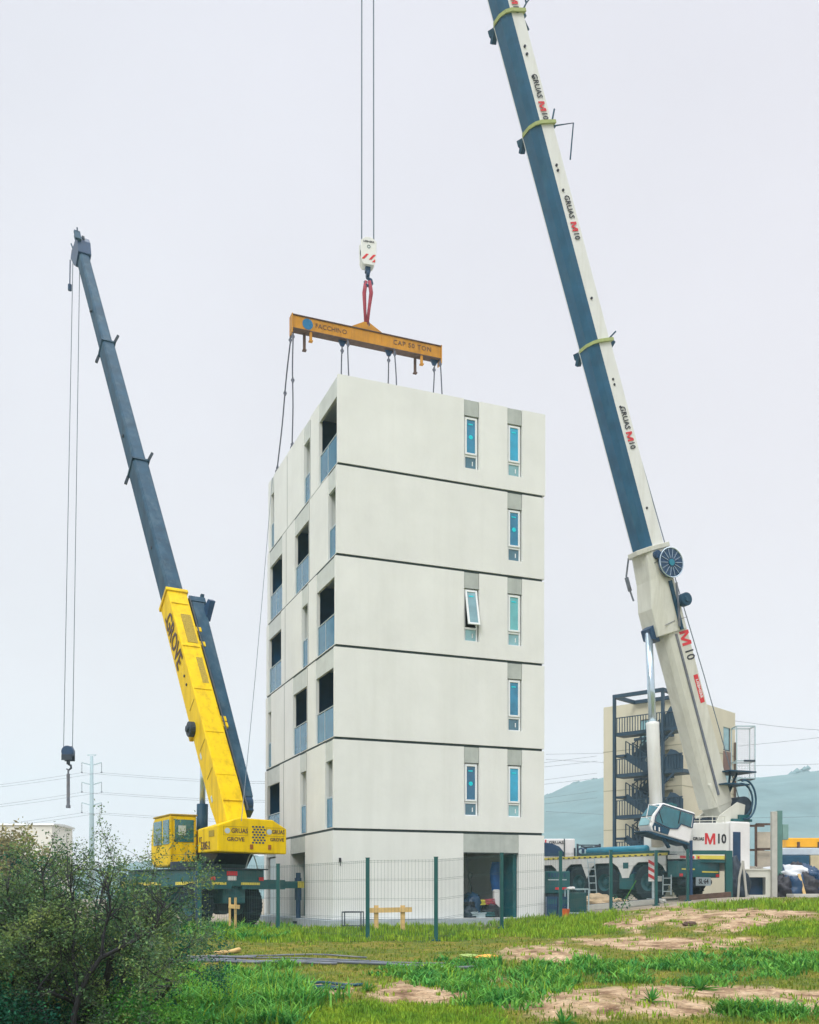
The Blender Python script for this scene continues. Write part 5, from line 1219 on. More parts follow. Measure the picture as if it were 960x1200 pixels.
# rosette plants on the bare earth
def rosette(u, v, r, n, label, seed):
    (x,), (y,) = hit(u, v); z = gzs(x, y); rs = random.Random(seed); b = MB()
    for i in range(n):
        a = rs.uniform(0, 2*math.pi); e = rs.uniform(.15, 1.25); L_ = r*rs.uniform(.6, 1.1); c, s_ = math.cos(a), math.sin(a); w_ = r*.10
        p = []
        for t, ww in ((0, .5), (.35, 1), (.7, .8), (1, .02)):
            d = L_*t; hh = math.sin(e)*d-(t**2)*L_*.35*math.cos(e); q = Vector((x+c*d*math.cos(e), y+s_*d*math.cos(e), z+max(.01, hh)))
            p.append((q-Vector((-s_, c, 0))*w_*ww/2, q+Vector((-s_, c, 0))*w_*ww/2, q-Vector((0,0,.012*ww))))
        for k in range(3):
            (a0, b0, m0), (a1, b1, m1) = p[k], p[k+1]; b.add([a0, m0, m1, a1], [(0,1,2,3)]); b.add([m0, b0, b1, m1], [(0,1,2,3)])
    single(b, 'rosette_plant', G3, (x, y, z), label, 'plant', 'rosette plants on the bare earth', recalc=False)
rosette(764, 1168, .28, 34, 'spiky rosette plant standing alone on the bare earth', 1)
rosette(821, 1158, .34, 50, 'dense round rosette plant at the edge of the weed bank', 2)
rosette(430, 1160, .22, 30, 'low rosette plant beside the pale earth heap', 3)
rosette(660, 1198, .28, 40, 'rosette plant cut by the bottom of the picture', 4)

# ------------------------------------------------------------------ right of the tower
def boxthing(name, label, cat, u0, u1, v0, v1, Y, dep, m, bevel=.02, group=None):
    p0, p1 = px(u0, v1, Y), px(u1, v0, Y)
    t = thing(name, label, cat, ((p0.x+p1.x)/2, Y+dep/2, p0.z), group)
    b = MB(); b.box((p0.x, Y, p0.z), (p1.x, Y+dep, p1.z)); b.build('body', m, t, bevel=bevel); return t, p0, p1
t, p0, p1 = boxthing('generator', 'dark teal generator cabinet beside the tower corner', 'generator', 639, 668, 1021, 1047, 35.6, .9, M['teal'])
p0.z = gzs(5, 35.6); b = MB(); b.box((p0.x+.02, 35.65, gzs(5,35.6)-.05), (p1.x-.02, 36.4, (HZ-1047)/F*35.6)); b.build('skid', M['steeldk'], t)
b = MB(); b.box((p0.x+.1, 35.58, .55), (p0.x+.75, 35.595, .58)); b.build('trim', M['rail'], t)
b = MB(); b.box((p0.x+.35, 35.58, .22), (p0.x+.75, 35.595, .3)); b.build('label_strip', M['red'], t)
for i in range(6):
    b = MB(); b.box((p0.x+.1+.11*i, 35.585, .66), (p0.x+.16+.11*i, 35.597, .80)); b.build('louvre', M['navy'], t)
zc = gzs(5.2, 34.4)
for j in range(2):
    for i in range(2):
        x0 = (641-CX)/F*34.4+i*.38; cr = thing('crate', ['dark plastic crate at the tower corner, lower one of the stack', 'dark plastic crate right of the lower corner crate', 'dark plastic crate on top of the stack at the tower corner', 'dark plastic crate topmost in the stack beside the wire pallet box'][j*2+i], 'crate', (x0+.17, 34.6, zc+j*.34), 'dark crates stacked at the tower corner')
        b = MB(); z = zc+j*.34
        for (a, c, d, e) in ((x0, x0+.36, 34.4, 34.42), (x0, x0+.36, 34.78, 34.80), (x0, x0+.02, 34.42, 34.78), (x0+.34, x0+.36, 34.42, 34.78)): b.box((a, d, z), (c, e, z+.33))
        b.box((x0+.02, 34.42, z), (x0+.34, 34.78, z+.02)); b.build('body', M['navy'], cr)
        b = MB()
        for k in range(4): b.box((x0+.05+k*.075, 34.39, z+.08), (x0+.09+k*.075, 34.399, z+.24))
        b.build('vent', M['teal'], cr)
# wire pallet box
g0, g1 = px(666, 1072, 34.2), px(690, 1042, 34.2); t = thing('wire_pallet_box', 'teal wire pallet box standing behind the fence', 'pallet box', ((g0.x+g1.x)/2, 34.6, gzs(5.6, 34.2)))
zb_ = gzs(5.6, 34.2)+.08
b = MB()
for x_ in (g0.x, g1.x):
    for y_ in (34.2, 34.9): b.bar((x_, y_, zb_-.08), (x_, y_, g1.z), .045, .045)
for z_ in (zb_, g1.z):
    for y_ in (34.2, 34.9): b.bar((g0.x, y_, z_), (g1.x, y_, z_), .045, .045)
    for x_ in (g0.x, g1.x): b.bar((x_, 34.2, z_), (x_, 34.9, z_), .045, .045)
b.build('frame', M['pole'], t)
b = MB()
for i in range(1, 10): x_ = g0.x+(g1.x-g0.x)*i/10; b.bar((x_, 34.2, zb_), (x_, 34.2, g1.z), .008, .008); b.bar((x_, 34.9, zb_), (x_, 34.9, g1.z), .008, .008)
for i in range(1, 7): z_ = zb_+(g1.z-zb_)*i/7; b.bar((g0.x, 34.2, z_), (g1.x, 34.2, z_), .01, .01); b.bar((g0.x, 34.9, z_), (g1.x, 34.9, z_), .01, .01)
b.build('mesh', M['wire'], t)
b = MB(); b.box((g0.x+.06, 34.27, zb_+.02), (g1.x-.06, 34.83, g1.z-.12)); b.build('contents', M['teal'], t, bevel=.03)
heap((g0.x+.1, 34.2, g1.z+.0), .12, .12, .08, M['whitec'], 'white_cloth', 'small white cloth lying on the wire pallet box', 'cloth', 8)
g = G(662, 33.2); b = MB(T3(g)); b.tube([(0,0,0),(0,0,.25)], [.13,.16], 16); b.tube([(0,0,.25),(0,0,.27)], .17, 16); single(b, 'bucket', mat('orange_plastic', (.8,.16,.03), .5), g, 'orange bucket in the grass by the crates', 'bucket')
# timber baulks and sand under the white crane
for i, (u0, u1, v, Y_, m_, lab) in enumerate(((690, 772, 1053.5, 39.5, 'steeldk', 'dark steel sleeper lying in front of the white crane wheels'), (688, 766, 1058, 38.6, 'concrete', 'pale concrete beam lying in front of the dark sleeper'), (796, 856, 1058.5, 40.2, 'browndk', 'brown plank lying under the tail of the white crane'))):
    a, c = (u0-CX)/F*Y_, (u1-CX)/F*Y_; z0 = gzs(a, Y_); z1 = gzs(c, Y_); b = MB(); b.bar((a, Y_, z0+.12), (c, Y_, z1+.12), .25, .2); single(b, 'baulk', M[m_], (a, Y_, z0), lab, 'beam', None, bevel=.01)
(x_, y_) = ((700-CX)/F*42.5, 42.5); heap((x_, y_, gzs(x_, y_)), 1.1, .8, .5, mat('sand', (.50,.38,.24), .95, var=.15, scale=3, bump=.3), 'sand_pile', 'low tan sand pile between the crane wheels', 'sand pile', 12)
for u, Y_, s_, lab in ((768, 39.9, .2, 'pale stone by the fence post under the crane'), (776, 40.2, .16, 'smaller pale stone right of the fence post under the crane'), (770, 41, .14, 'pale stone between the crane wheel and the chevron board')):
    g = G(u, Y_); heap(tuple(g), s_, s_*.8, s_, M['concrete'], 'stone', lab, 'stone', int(u))
# dark debris lying on the pale earth, and a thin sapling with its stake
g = G(728, 36.2); t = thing('sapling', 'thin leaning green sapling behind the fence near the crane wheel', 'sapling', tuple(g))
b = MB(); b.tube([g, g+Vector((.25,0,.55)), g+Vector((.55,.05,1.05))], .018, 5); b.build('stem', G3, t)
b = MB(); rs = random.Random(3)
for i in range(70):
    q = g+Vector((rs.uniform(-.3,.35), rs.uniform(-.25,.25), rs.uniform(0,.5))); a = rs.uniform(0,6.28); d = Vector((math.cos(a)*.12, math.sin(a)*.12, rs.uniform(0,.12))); s_ = Vector((-d.y, d.x, 0))*.3
    b.add([q, q+d*.5+s_, q+d, q+d*.5-s_], [(0,1,2,3)])
b.build('leaves', G5, t, recalc=False)
# green goalpost frame in front of the crane tail
t = thing('goalpost', 'green steel goalpost standing in front of the white crane tail', 'frame', tuple(G(832, 41)))
for a, tp in ((810, 985), (854, 997)):
    q = G(a, 41); b = MB(); b.bar(q, (q.x, q.y, (HZ-tp)/F*41), .10 if a < 830 else .26, .12 if a < 830 else .2, up=(0,1,0)); b.build('post', M['navy' if a < 830 else 'post'], t)
b = MB(); b.bar(px(812, 999, 41), px(850.5, 999, 41), .16, .16); b.build('beam', M['post'], t)

# ------------------------------------------------------------------ yard clutter on the right
g = G(908, 43); b = MB(); b.box((g.x-.11, g.y, g.z), (g.x+.12, g.y+.22, (HZ-951)/F*43)); single(b, 'concrete_post', M['concrete'], g, 'tall pale concrete post in the clutter by the white crane', 'post', bevel=.015)
t = thing('equipment_column', 'slim grey green equipment column right of the concrete post', 'column', tuple(G(914, 44)))
q = G(914, 44); b = MB(); b.box((q.x-.10, 44, q.z), (q.x+.12, 44.3, (HZ-950)/F*44)); b.build('column', mat('grey_green_paint', (.10,.22,.20), .6), t, bevel=.01)
b = MB(); b.box((q.x+.13, 44.0, (HZ-984)/F*44), (q.x+.38, 44.3, (HZ-966)/F*44)); b.build('cabinet', mat('pale_green_paint', (.18,.32,.30), .6), t, bevel=.01)
# steel rack with pale sheets
t = thing('steel_rack', 'rusty steel rack holding pale boards behind the counterweight', 'rack', tuple(G(895, 45)))
b = MB()
for a in (886, 905):
    for dy in (0, 1.0): q = G(a, 45+dy); b.bar(q, (q.x, q.y, (HZ-966)/F*45), .09, .09)
for tp in (966, 995, 1020):
    for dy in (0, 1.0): b.bar((G(886,45).x, 45+dy, (HZ-tp)/F*45), (G(905,45).x, 45+dy, (HZ-tp)/F*45), .09, .09)
b.build('frame', M['browndk'], t)
for i, (v0, v1) in enumerate(((975, 994), (997, 1019))):
    p0, p1 = px(887.5, v1, 45.3), px(903.5, v0, 45.3); b = MB(); b.box((p0.x, 45.3, p0.z), (p1.x, 45.6, p1.z)); b.build('board_pack', mat('pale_boards', (.58,.52,.42), .8, var=.12, scale=3), t, bevel=.01)
# cream site box with dark opening
p0, p1 = px(868, 1060, 43.2), px(903, 1020, 43.2); t = thing('site_box', 'cream site box with a dark opening below the rack', 'site box', ((p0.x+p1.x)/2, 43.8, gzs(14.8, 43.2)))
zb_ = gzs(14.8, 43.2)
b = MB(); b.wall(p0.x, p1.x, zb_, p1.z, 43.2, 43.28, [(p0.x+.35, p1.x-.2, zb_+.1, zb_+.85)]); b.box((p0.x, 43.3, zb_), (p0.x+.05, 44.3, p1.z)); b.box((p1.x-.05, 43.3, zb_), (p1.x, 44.3, p1.z)); b.box((p0.x-.05, 43.15, p1.z), (p1.x+.05, 44.35, p1.z+.06)); b.build('shell', M['cream'], t)
b = MB(); b.box((p0.x+.3, 43.7, zb_+.05), (p1.x-.15, 43.8, zb_+.9)); b.build('inner_panel', M['navy'], t)
# yellow steel beam, sheets, blue container, tarp, bags
def longbox(name, label, cat, u0, u1, v0, v1, Y, dep, m, bevel=.03):
    p0, p1 = px(u0, v1, Y), px(u1, v0, Y); b = MB(); b.box((p0.x, Y, p0.z), (p1.x, Y+dep, p1.z)); return single(b, name, m, ((p0.x+p1.x)/2, Y+dep/2, p0.z), label, cat, None, bevel=bevel)
t = thing('yellow_crane_boom', 'long orange yellow steel boom lying on the stacked sheets at the right edge', 'boom', tuple(px(950, 994, 49)))
p0, p1 = px(922, 993, 49), px(1010, 982, 49); b = MB(); b.box((p0.x, 49, p0.z), (p1.x, 49.6, p1.z)); b.build('body', mat('orange_yellow_paint', (.85,.42,.02), .5, var=.08), t, bevel=.04)
for a in (936, 960, 985):
    q = px(a, 994, 48.97); b = MB(); b.box((q.x-.06, 48.94, q.z), (q.x+.06, 48.995, q.z+.3)); b.build('bracket', M['browndk'], t)
yz = gzs(17, 48)
longbox('sheet_stack', 'stack of pale blue white sheets under the yellow boom', 'sheets', 917, 990, 994, 1002, 48.6, 1.6, mat('pale_sheets', (.50,.58,.66), .6, var=.1, scale=3))
longbox('blue_container', 'dark blue storage container under the pale sheet stack', 'container', 917, 949, 1002.5, 1060, 48.4, 1.9, mat('container_blue', (.01,.07,.14), .5, var=.2))
longbox('beige_container', 'beige storage container beside the dark blue container', 'container', 950, 990, 1002.5, 1060, 48.5, 1.8, mat('container_beige', (.52,.46,.30), .7, var=.12))
rs = random.Random(8)
bags = 'black rubbish bags heaped at the right edge'
for i, (u, v, s_, lab) in enumerate(((920, 1035, .55, 'upper left black bag under the white tarp'), (934, 1033, .6, 'upper middle black bag under the white tarp'), (948, 1036, .55, 'upper right black bag nearest the picture edge'), (916, 1050, .6, 'lower left black bag beside the concrete post'), (930, 1050, .65, 'lower middle black bag in front of the heap'), (946, 1050, .6, 'lower right black bag in front of the heap'), (962, 1048, .55, 'black bag cut by the right picture edge'))):
    Y_ = 44.4 if v < 1040 else 43.8; q = px(u, v, Y_); zz = gzs(q.x, Y_)+(.55 if v < 1040 else 0)
    heap((q.x, Y_, zz), s_*.85, .5, s_*1.5, M['black'] if i % 2 else M['navy'], 'rubbish_bag', lab, 'bag', 40+i, bags)
q = px(926, 1022, 44.3)
heap((q.x, 44.5, q.z-.25), 1.0, .6, .55, M['tarpwhite'], 'white_tarp', 'crumpled white tarp thrown over the black bags', 'tarp', 51)
heap((px(880,1016,44).x, 44.6, px(880,1024,44).z+.05), .75, .4, .3, mat('grey_sacking', (.3,.28,.24), .9, var=.4, scale=5), 'scrap_heap', 'tangled grey scrap on top of the cream site box', 'scrap', 52)
q = G(944, 43.2); b = MB(); b.bar(q, (q.x-.12, q.y+.4, q.z+1.0), .14, .03); single(b, 'leaning_plank', M['wood'], q, 'short pale plank leaning on the black bags', 'plank')
q = G(864, 42.5); heap(tuple(q), .5, .4, 1.45, M['steeldk'], 'covered_machine', 'tall dark covered machine between crane tail and site box', 'machine', 53)
q = G(868, 41.8); b = MB(); b.tube([q+Vector((-.1,0,0)), q+Vector((-.05,0,.8)), q+Vector((.1,0,1.5))], .05, 6); b.tube([q+Vector((.25,0,0)), q+Vector((.1,0,1.5))], .05, 6); single(b, 'prop_stand', M['concrete'], q, 'pale bent prop stand by the covered machine', 'prop')
# low concrete kerb pieces at the right edge of the earth bank
for u0, u1, v, Y_, lab in ((930, 975, 1056, 41.5, 'pale concrete slab lying at the right edge below the bags'),):
    a, c = (u0-CX)/F*Y_, (u1-CX)/F*Y_; b = MB(); z_ = gzs(a, Y_); b.box((a, Y_, z_-.05), (c, Y_+.8, z_+.14)); single(b, 'concrete_slab', M['concrete'], (a, Y_, z_), lab, 'slab', bevel=.02)

# ------------------------------------------------------------------ behind the white crane
t, p0, p1 = boxthing('white_truck', 'white box truck parked behind the white crane', 'truck', 612, 674, 983, 1040, 58, 2.4, M['whitec'], .05)
b = MB(); pr = [(0,0),(1.25,0),(1.2,.25),(.95,.55),(.55,.72),(0,.8)]; b.prism(pr, (px(638,1003,57.98).x-.1, 57.98, px(638,1003.5,58).z), (1,0,0), (0,0,1), (0,-1,0), .03); b.build('window', M['navy'], t)
text('GRUAS', .24, px(652, 987.5, 57.97), (1,0,0), (0,0,1), M['black'], t, xs=1.1)
b = MB(); b.box((px(639,990,57.97).x, 57.97, px(639,989,58).z), (px(640.5,990,57.97).x, 57.99, px(639,984,58).z)); b.build('marker', M['red'], t)
b = MB(); b.bar(px(661.5, 1006, 57.9), px(661.5, 983, 57.9), .06, .06, up=(0,1,0)); b.build('door_seam', M['joint'], t)
for u in (622, 660):
    q = px(u, 1045, 58); add_wheel(t, T3((q.x, 58.3, gzs(q.x, 58.3)+.5)) , 'truck', .5, .3, .28)
b = MB(); b.box((p0.x+.1, 58.2, gzs(8,58)+.5), (p1.x-.1, 60.2, p0.z)); b.build('chassis', M['steeldk'], t)
# rack of hose reels
t = thing('reel_rack', 'low rack of dark hose reels behind the crane deck', 'rack', tuple(G(690, 57)))
b = MB(); zt_ = (HZ-1002)/F*57; zlo = gzs(10, 57)
for u in (677, 703):
    q = px(u, 1000, 57); b.bar((q.x, 57, zlo), (q.x, 57, (HZ-989)/F*57), .10, .10); b.bar((q.x, 58, zlo), (q.x, 58, (HZ-993)/F*57), .10, .10)
b.bar((px(677,0,57).x, 57, zt_), (px(703,0,57).x, 57, zt_), .1, .1); b.bar((px(677,0,57).x, 57, zt_+.55), (px(703,0,57).x, 57, zt_+.55), .06, .06)
b.tube([px(681, 992, 57), px(686, 993, 57), px(694, 992.5, 57), px(697, 994, 57)], .05, 5); b.tube([px(697, 993, 57), px(704, 990.5, 57)], .07, 5); b.build('frame', M['steeldk'], t)
for k in range(5):
    q = px(681+k*5, 1000.5, 57.5); b = MB(); b.tube([(q.x+math.cos(a)*.17, 57.5, zt_+.22+math.sin(a)*.17) for a in [i*math.pi/6 for i in range(13)]], .05, 6); b.build('hose_reel', M['navy'], t)

# apartment block under construction with an outside stair
lu = Vector((.747, -.665, 0)).normalized(); lv = Vector((.665, .747, 0)).normalized()
Og = Vector((14.17, 74.12, -1.0)); GMx = frame(Og, lu, lv)
ab = thing('apartment_block', 'beige four storey apartment block behind the white crane', 'building', GMx)
Ht = 14.75
b = MB(GMx); b.wall(0, 6.2, 0, Ht, 0, .2, [(3.0, 4.0, 11.6, 13.5), (4.3, 5.5, .2, 2.6), (4.3, 5.5, 3.4, 5.6), (4.3, 5.5, 6.2, 8.4), (4.3, 5.5, 9.0, 11.2)])
RMx = Matrix(((lv.x, -lu.x, 0, (Og+lu*6.2).x), (lv.y, -lu.y, 0, (Og+lu*6.2).y), (0,0,1,-1.0), (0,0,0,1)))
b.M = RMx; b.wall(.2, 8.6, 0, Ht, 0, .2, [(6.55, 7.75, 11.2+.55, 13.2+.3), (6.55, 7.75, 8.35, 10.3), (6.55, 7.75, 5.2, 7.2)])
b.M = GMx; b.box((.2, 8.4, 0), (6.0, 8.6, Ht)); b.box((0, .2, 0), (.2, 8.6, Ht)); b.box((.2, .2, Ht-.3), (6.0, 8.4, Ht-.1))
for z in (2.9, 5.75, 8.6, 11.45): b.box((.2, .2, z), (6.0, 8.4, z+.15))
b.build('walls', M['beige'], ab)
for z in (5.75, 8.6, 11.45):
    b = MB(GMx); b.box((-.02, -.012, z), (6.212, 8.61, z+.05)); b.build('floor_band', M['beiged'], ab)
b = MB(GMx); b.box((4.0, .22, .1), (5.6, .3, 11.4)); b.build('recessed_panel', M['beiged'], ab)
for i, z in enumerate((11.75, 8.35, 5.2)):
    b = MB(RMx)
    for (x0, x1, z0, z1) in ((6.55, 6.65, z, z+1.9), (7.65, 7.75, z, z+1.9), (6.65, 7.65, z+1.8, z+1.9), (6.65, 7.65, z, z+.1)): b.box((x0, .04, z0), (x1, .12, z1))
    wo = b.build('window', M['steeldk'], ab); b = MB(RMx); b.box((6.65, .07, z+.1), (7.65, .1, z+1.8)); b.build('pane', M['glassl'], wo)
    b = MB(RMx); b.box((6.5, -.03, z-1.45), (7.8, -.002, z-.05)); b.build('cladding_panel', M['brown'], ab)
b = MB(RMx); b.tube([(8.35, -.12, .3), (8.35, -.12, 12.5)], .09, 8); b.build('downpipe', M['browndk'], ab)
b = MB(GMx); b.box((3.0, .08, 11.65), (4.0, .12, 13.45)); b.build('window', M['glassl'], ab)
# stair tower
st = thing('stair_tower', 'dark blue steel outdoor stair tower in front of the beige block', 'stairs', GMx @ T3((3.4, -2.2, 0)))
SGM = GMx @ T3((2.65-1.75*.915, 0, 0)) @ Matrix.Diagonal((.915, 1, 1, 1))
z0s = 14.75
b = MB(SGM)
for x_ in (1.75, 5.75): b.bar((x_, -3.0, 0), (x_, -3.0, z0s), .2, .2)
for y_ in (-3.0, -.25): b.bar((1.65, y_, z0s), (5.85, y_, z0s), .22, .25)
for x_ in (1.75, 5.75): b.bar((x_, -3.0, z0s), (x_, -.25, z0s), .22, .25)
b.build('frame', M['stair'], st)
lands = [0.6, 3.45, 6.3, 9.15, 12.0]
for i, z in enumerate(lands[1:]):
    b = MB(SGM); b.box((1.85, -2.95, z), (5.1, -1.9, z+.25)); b.box((4.0, -2.95, z+.002), (7.3, -1.3, z+.24)); b.box((1.75, -.32, z+.01), (5.1, -.2, z+.2)); ld = b.build('landing', M['stair'], st)
    b = MB(SGM); b.bar((5.2, -2.9, z-1.1), (6.6, -2.9, z), .12, .12); b.build('brace', M['stair'], ld)
    b = MB(SGM)
    for x_ in [1.95+k*.22 for k in range(25)]: b.bar((x_, -2.98, z+.25), (x_, -2.98, z+1.25), .05, .05)
    b.bar((1.9, -2.98, z+1.25), (7.3, -2.98, z+1.25), .06, .06); b.build('railing', M['stair'], ld)
    b = MB(SGM); b.prism([(5.3, z+.25), (7.3, z+.25), (7.3, z+1.1), (6.7, z+1.5), (6.3, z+1.6)], (0, -2.93, 0), (1,0,0), (0,0,1), (0,1,0), .04); b.build('infill_panel', M['stair'], ld)
for i in range(4):
    za, zb2 = lands[i], lands[i+1]; zm = (za+zb2)/2
    for (xa, xb_, z1, z2, yy) in ((4.6, 2.4, za+.2, zm+.1, -2.5), (2.4, 4.6, zm+.1, zb2+.1, -1.4)):
        b = MB(SGM)
        for dy in (0, .9): b.bar((xa, yy+dy, z1), (xb_, yy+dy, z2), .08, .48)
        for k in range(7): t_ = (k+.5)/7; b.box((min(xa,xb_)+abs(xb_-xa)*(t_ if xb_ > xa else 1-t_)-.14, yy, z1+(z2-z1)*t_), (min(xa,xb_)+abs(xb_-xa)*(t_ if xb_ > xa else 1-t_)+.14, yy+.9, z1+(z2-z1)*t_+.04))
        for dy in (0, .9):
            for k in range(8): t_ = k/7; x_ = xa+(xb_-xa)*t_; z_ = z1+(z2-z1)*t_; b.bar((x_, yy+dy, z_), (x_, yy+dy, z_+1.0), .07, .05)
            b.bar((xa, yy+dy, z1+1.0), (xb_, yy+dy, z2+1.0), .06, .06)
        b.build('flight', M['stair'], st)
    b = MB(SGM); b.box((1.75, -2.9, zm), (2.5, -.4, zm+.15)); b.build('half_landing', M['stair'], st)
# meshed loading cage hung on the right side
cg = thing('scaffold_cage', 'pale netted scaffold cage at the corner of the beige block', 'scaffold', tuple(px(874, 912, 73)))
b = MB(); c0_, c1_ = px(863.5, 912, 73), px(885, 851, 73)
for x_ in (c0_.x, c1_.x):
    for y_ in (73, 74.2): b.bar((x_, y_, c0_.z), (x_, y_, c1_.z), .07, .07)
for z_ in (c0_.z, c0_.z+1.25, c1_.z):
    for y_ in (73, 74.2): b.bar((c0_.x, y_, z_), (c1_.x, y_, z_), .08, .08)
    for x_ in (c0_.x, c1_.x): b.bar((x_, 73, z_), (x_, 74.2, z_), .08, .08)
b.build('frame', M['pole'], cg)
b = MB()
for i in range(1, 12): x_ = c0_.x+(c1_.x-c0_.x)*i/12; b.bar((x_, 73, c0_.z), (x_, 73, c1_.z), .02, .02)
for i in range(1, 26): z_ = c0_.z+(c1_.z-c0_.z)*i/26; b.bar((c0_.x, 73, z_), (c1_.x, 73, z_), .02, .02)
b.build('netting', mat('pale_net', (.62,.62,.64), .9), cg)
b = MB(); b.box((c0_.x+.45, 73.0, c0_.z-.08), (c1_.x, 74.2, c0_.z-.0)); b.bar((c0_.x+.5, 72.98, c0_.z+1.25), (c1_.x, 72.98, c0_.z+1.25), .1, .14); b.build('platform', M['steeldk'], cg)
# three masts carry the cage down to the ground
b = MB(); 
for x_ in (c0_.x+.2, c1_.x-.2): b.bar((x_, 73.6, -1.0), (x_, 73.6, c0_.z), .08, .08)
b.build('mast', M['pole'], cg)

# ------------------------------------------------------------------ far left: warehouse, pylon, lines
wb = thing('warehouse', 'long pale warehouse far behind the shrub on the left', 'building', tuple(px(0, 1058, 132)))
p0, p1 = px(-110, 0, 132), px(61, 0, 132); zt_ = (HZ-967)/F*132
b = MB(); b.box((p0.x, 132, -1), (p1.x, 140, zt_)); b.build('walls', mat('pale_cladding', (.74,.73,.66), .8, var=.05, scale=.3), wb)
b = MB(); b.prism([(-.3, zt_), (0, zt_+.2), (4, zt_+.35), (8, zt_+.2), (8.3, zt_)], (p0.x-.3, 132, 0), (0,1,0), (0,0,1), (1,0,0), p1.x-p0.x+.6); b.build('roof', mat('grey_roof', (.62,.64,.62), .7, var=.08), wb)
for k in range(3):
    b = MB(); x_ = p0.x+3+k*4.6; b.box((x_, 131.95, -1), (x_+2.6, 131.99, 3.0)); b.build('shutter', mat('pale_shutter', (.64,.66,.64), .6, var=.06), wb)
Yp = 180
def powerpylon(u, Yp, k, label):
    q = px(u, 1056, Yp); t = thing('power_pylon', label, 'pylon', (q.x, Yp, -1), 'tubular power pylons')
    zt = (HZ-886)/F*Yp
    b = MB(); b.tube([(q.x, Yp, -1), (q.x, Yp, zt*.5), (q.x, Yp, zt)], [.62, .42, .26], 12); b.build('mast', M['pole'], t, smooth=True)
    b = MB(); b.bar((q.x-.8, Yp, zt+.2), (q.x+.8, Yp, zt+.2), .1, .1); b.bar((q.x-.4, Yp, zt), (q.x-.8, Yp, zt+.2), .08, .08); b.bar((q.x+.4, Yp, zt), (q.x+.8, Yp, zt+.2), .08, .08); b.build('top_arm', M['pole'], t)
    tips = []
    for j, pyy in enumerate((897, 920, 944)):
        z = (HZ-pyy)/F*Yp
        for s_ in (-1, 1):
            tip = Vector((q.x+s_*1.75, Yp, z+.5)); b = MB(); b.bar((q.x, Yp, z), tip, .14, .16); ar = b.build('arm', M['pole'], t)
            b = MB(); b.tube([tip, tip-Vector((0,0,1.75))], .05, 6); b.disc(tip-Vector((0,0,1.75)), (0,0,1), .17, .2, 8); b.build('insulator', M['pipe'], ar); tips.append(tip-Vector((0,0,1.8)))
    return tips
tp = powerpylon(107.5, Yp, 0, 'pale tubular power pylon rising behind the shrub')
lab = ['upper', 'upper', 'middle', 'middle', 'lower', 'lower']
def cable(a, b_, sag, label):
    a, b_ = Vector(a), Vector(b_); n = 24
    mb = MB(); mb.tube([a.lerp(b_, i/n)-Vector((0,0,math.sin(i/n*math.pi)*sag)) for i in range(n+1)], .022, 4)
    tag(mb.build('power_cable', M['pipe'], loc=tuple(a)), label, 'cable', 'overhead power cables')
for j, t_ in enumerate(tp):
    k = lab[j]; near = 'nearer' if j % 2 else 'farther'
    e = Vector((px(-420, [912, 914, 936, 938, 958, 961][j], 150)))
    cable(t_, e, 3.0, f'{k} power cable leaving the pylon\'s {"right" if j % 2 else "left"} arm towards the left edge')
    e2 = Vector(px(700, [892, 886, 912, 906, 935, 927][j], 150))
    cable(t_, e2, 2.6, f'{k} power cable from the pylon\'s {"right" if j % 2 else "left"} arm passing behind the tower')
for (a, b_, l_) in (((640, 884, 150), (1150, 838, 120), 'power cable crossing high above the hill at the right'), ((780, 832, 120), (1150, 856, 120), 'uppermost power cable right of the beige block'), ((640, 890, 150), (1150, 884, 130), 'power cable just above the ridge at the right edge'), ((640, 951, 150), (1150, 946, 140), 'low power cable in front of the hazy hillside')):
    cable(px(*a), px(*b_), 1.2, l_)
# pale tree at the far left edge
# ------------------------------------------------------------------ shrubs and trees
def grow(base, dirs, L0, r0, depth, seed, spread=.5, up=.15, twist=.25, nseg=4, ratio=.72, kids_=(2, 4)):
    rs = random.Random(seed); wood = MB(); tips = []; wood.c = 0
    def branch(p, d, L, r, k):
        pts = [p.copy()]; rad = [r]; d = d.normalized(); q = p.copy()
        for i in range(nseg):
            d = (d+Vector((rs.gauss(0, twist), rs.gauss(0, twist), rs.gauss(0, twist)*.7+up*.3))).normalized()
            q = q+d*(L/nseg); pts.append(q.copy()); rad.append(r*(1-.45*(i+1)/nseg))
            if k <= 1: tips.append((q.copy(), d.copy(), k))
        wood.tube(pts, rad, 6 if k > 2 else 3, m=0 if k > 1 else 1, caps=False)
        if k > 0:
            n = rs.randint(*kids_)
            for j in range(n):
                i = rs.randint(1, nseg); s_ = pts[i]
                a = Vector((rs.gauss(0, 1), rs.gauss(0, 1), rs.gauss(0, .7)+up)).normalized()
                branch(s_, (d*(1-spread)+a*spread*1.3), L*ratio*rs.uniform(.7, 1.15), max(.0022, rad[i]*.62), k-1)
    for d, l in dirs: branch(Vector(base)+Vector((rs.uniform(-.08,.08), rs.uniform(-.08,.08), 0)), Vector(d), L0*l, r0*rs.uniform(.7,1), depth)
    return wood, tips
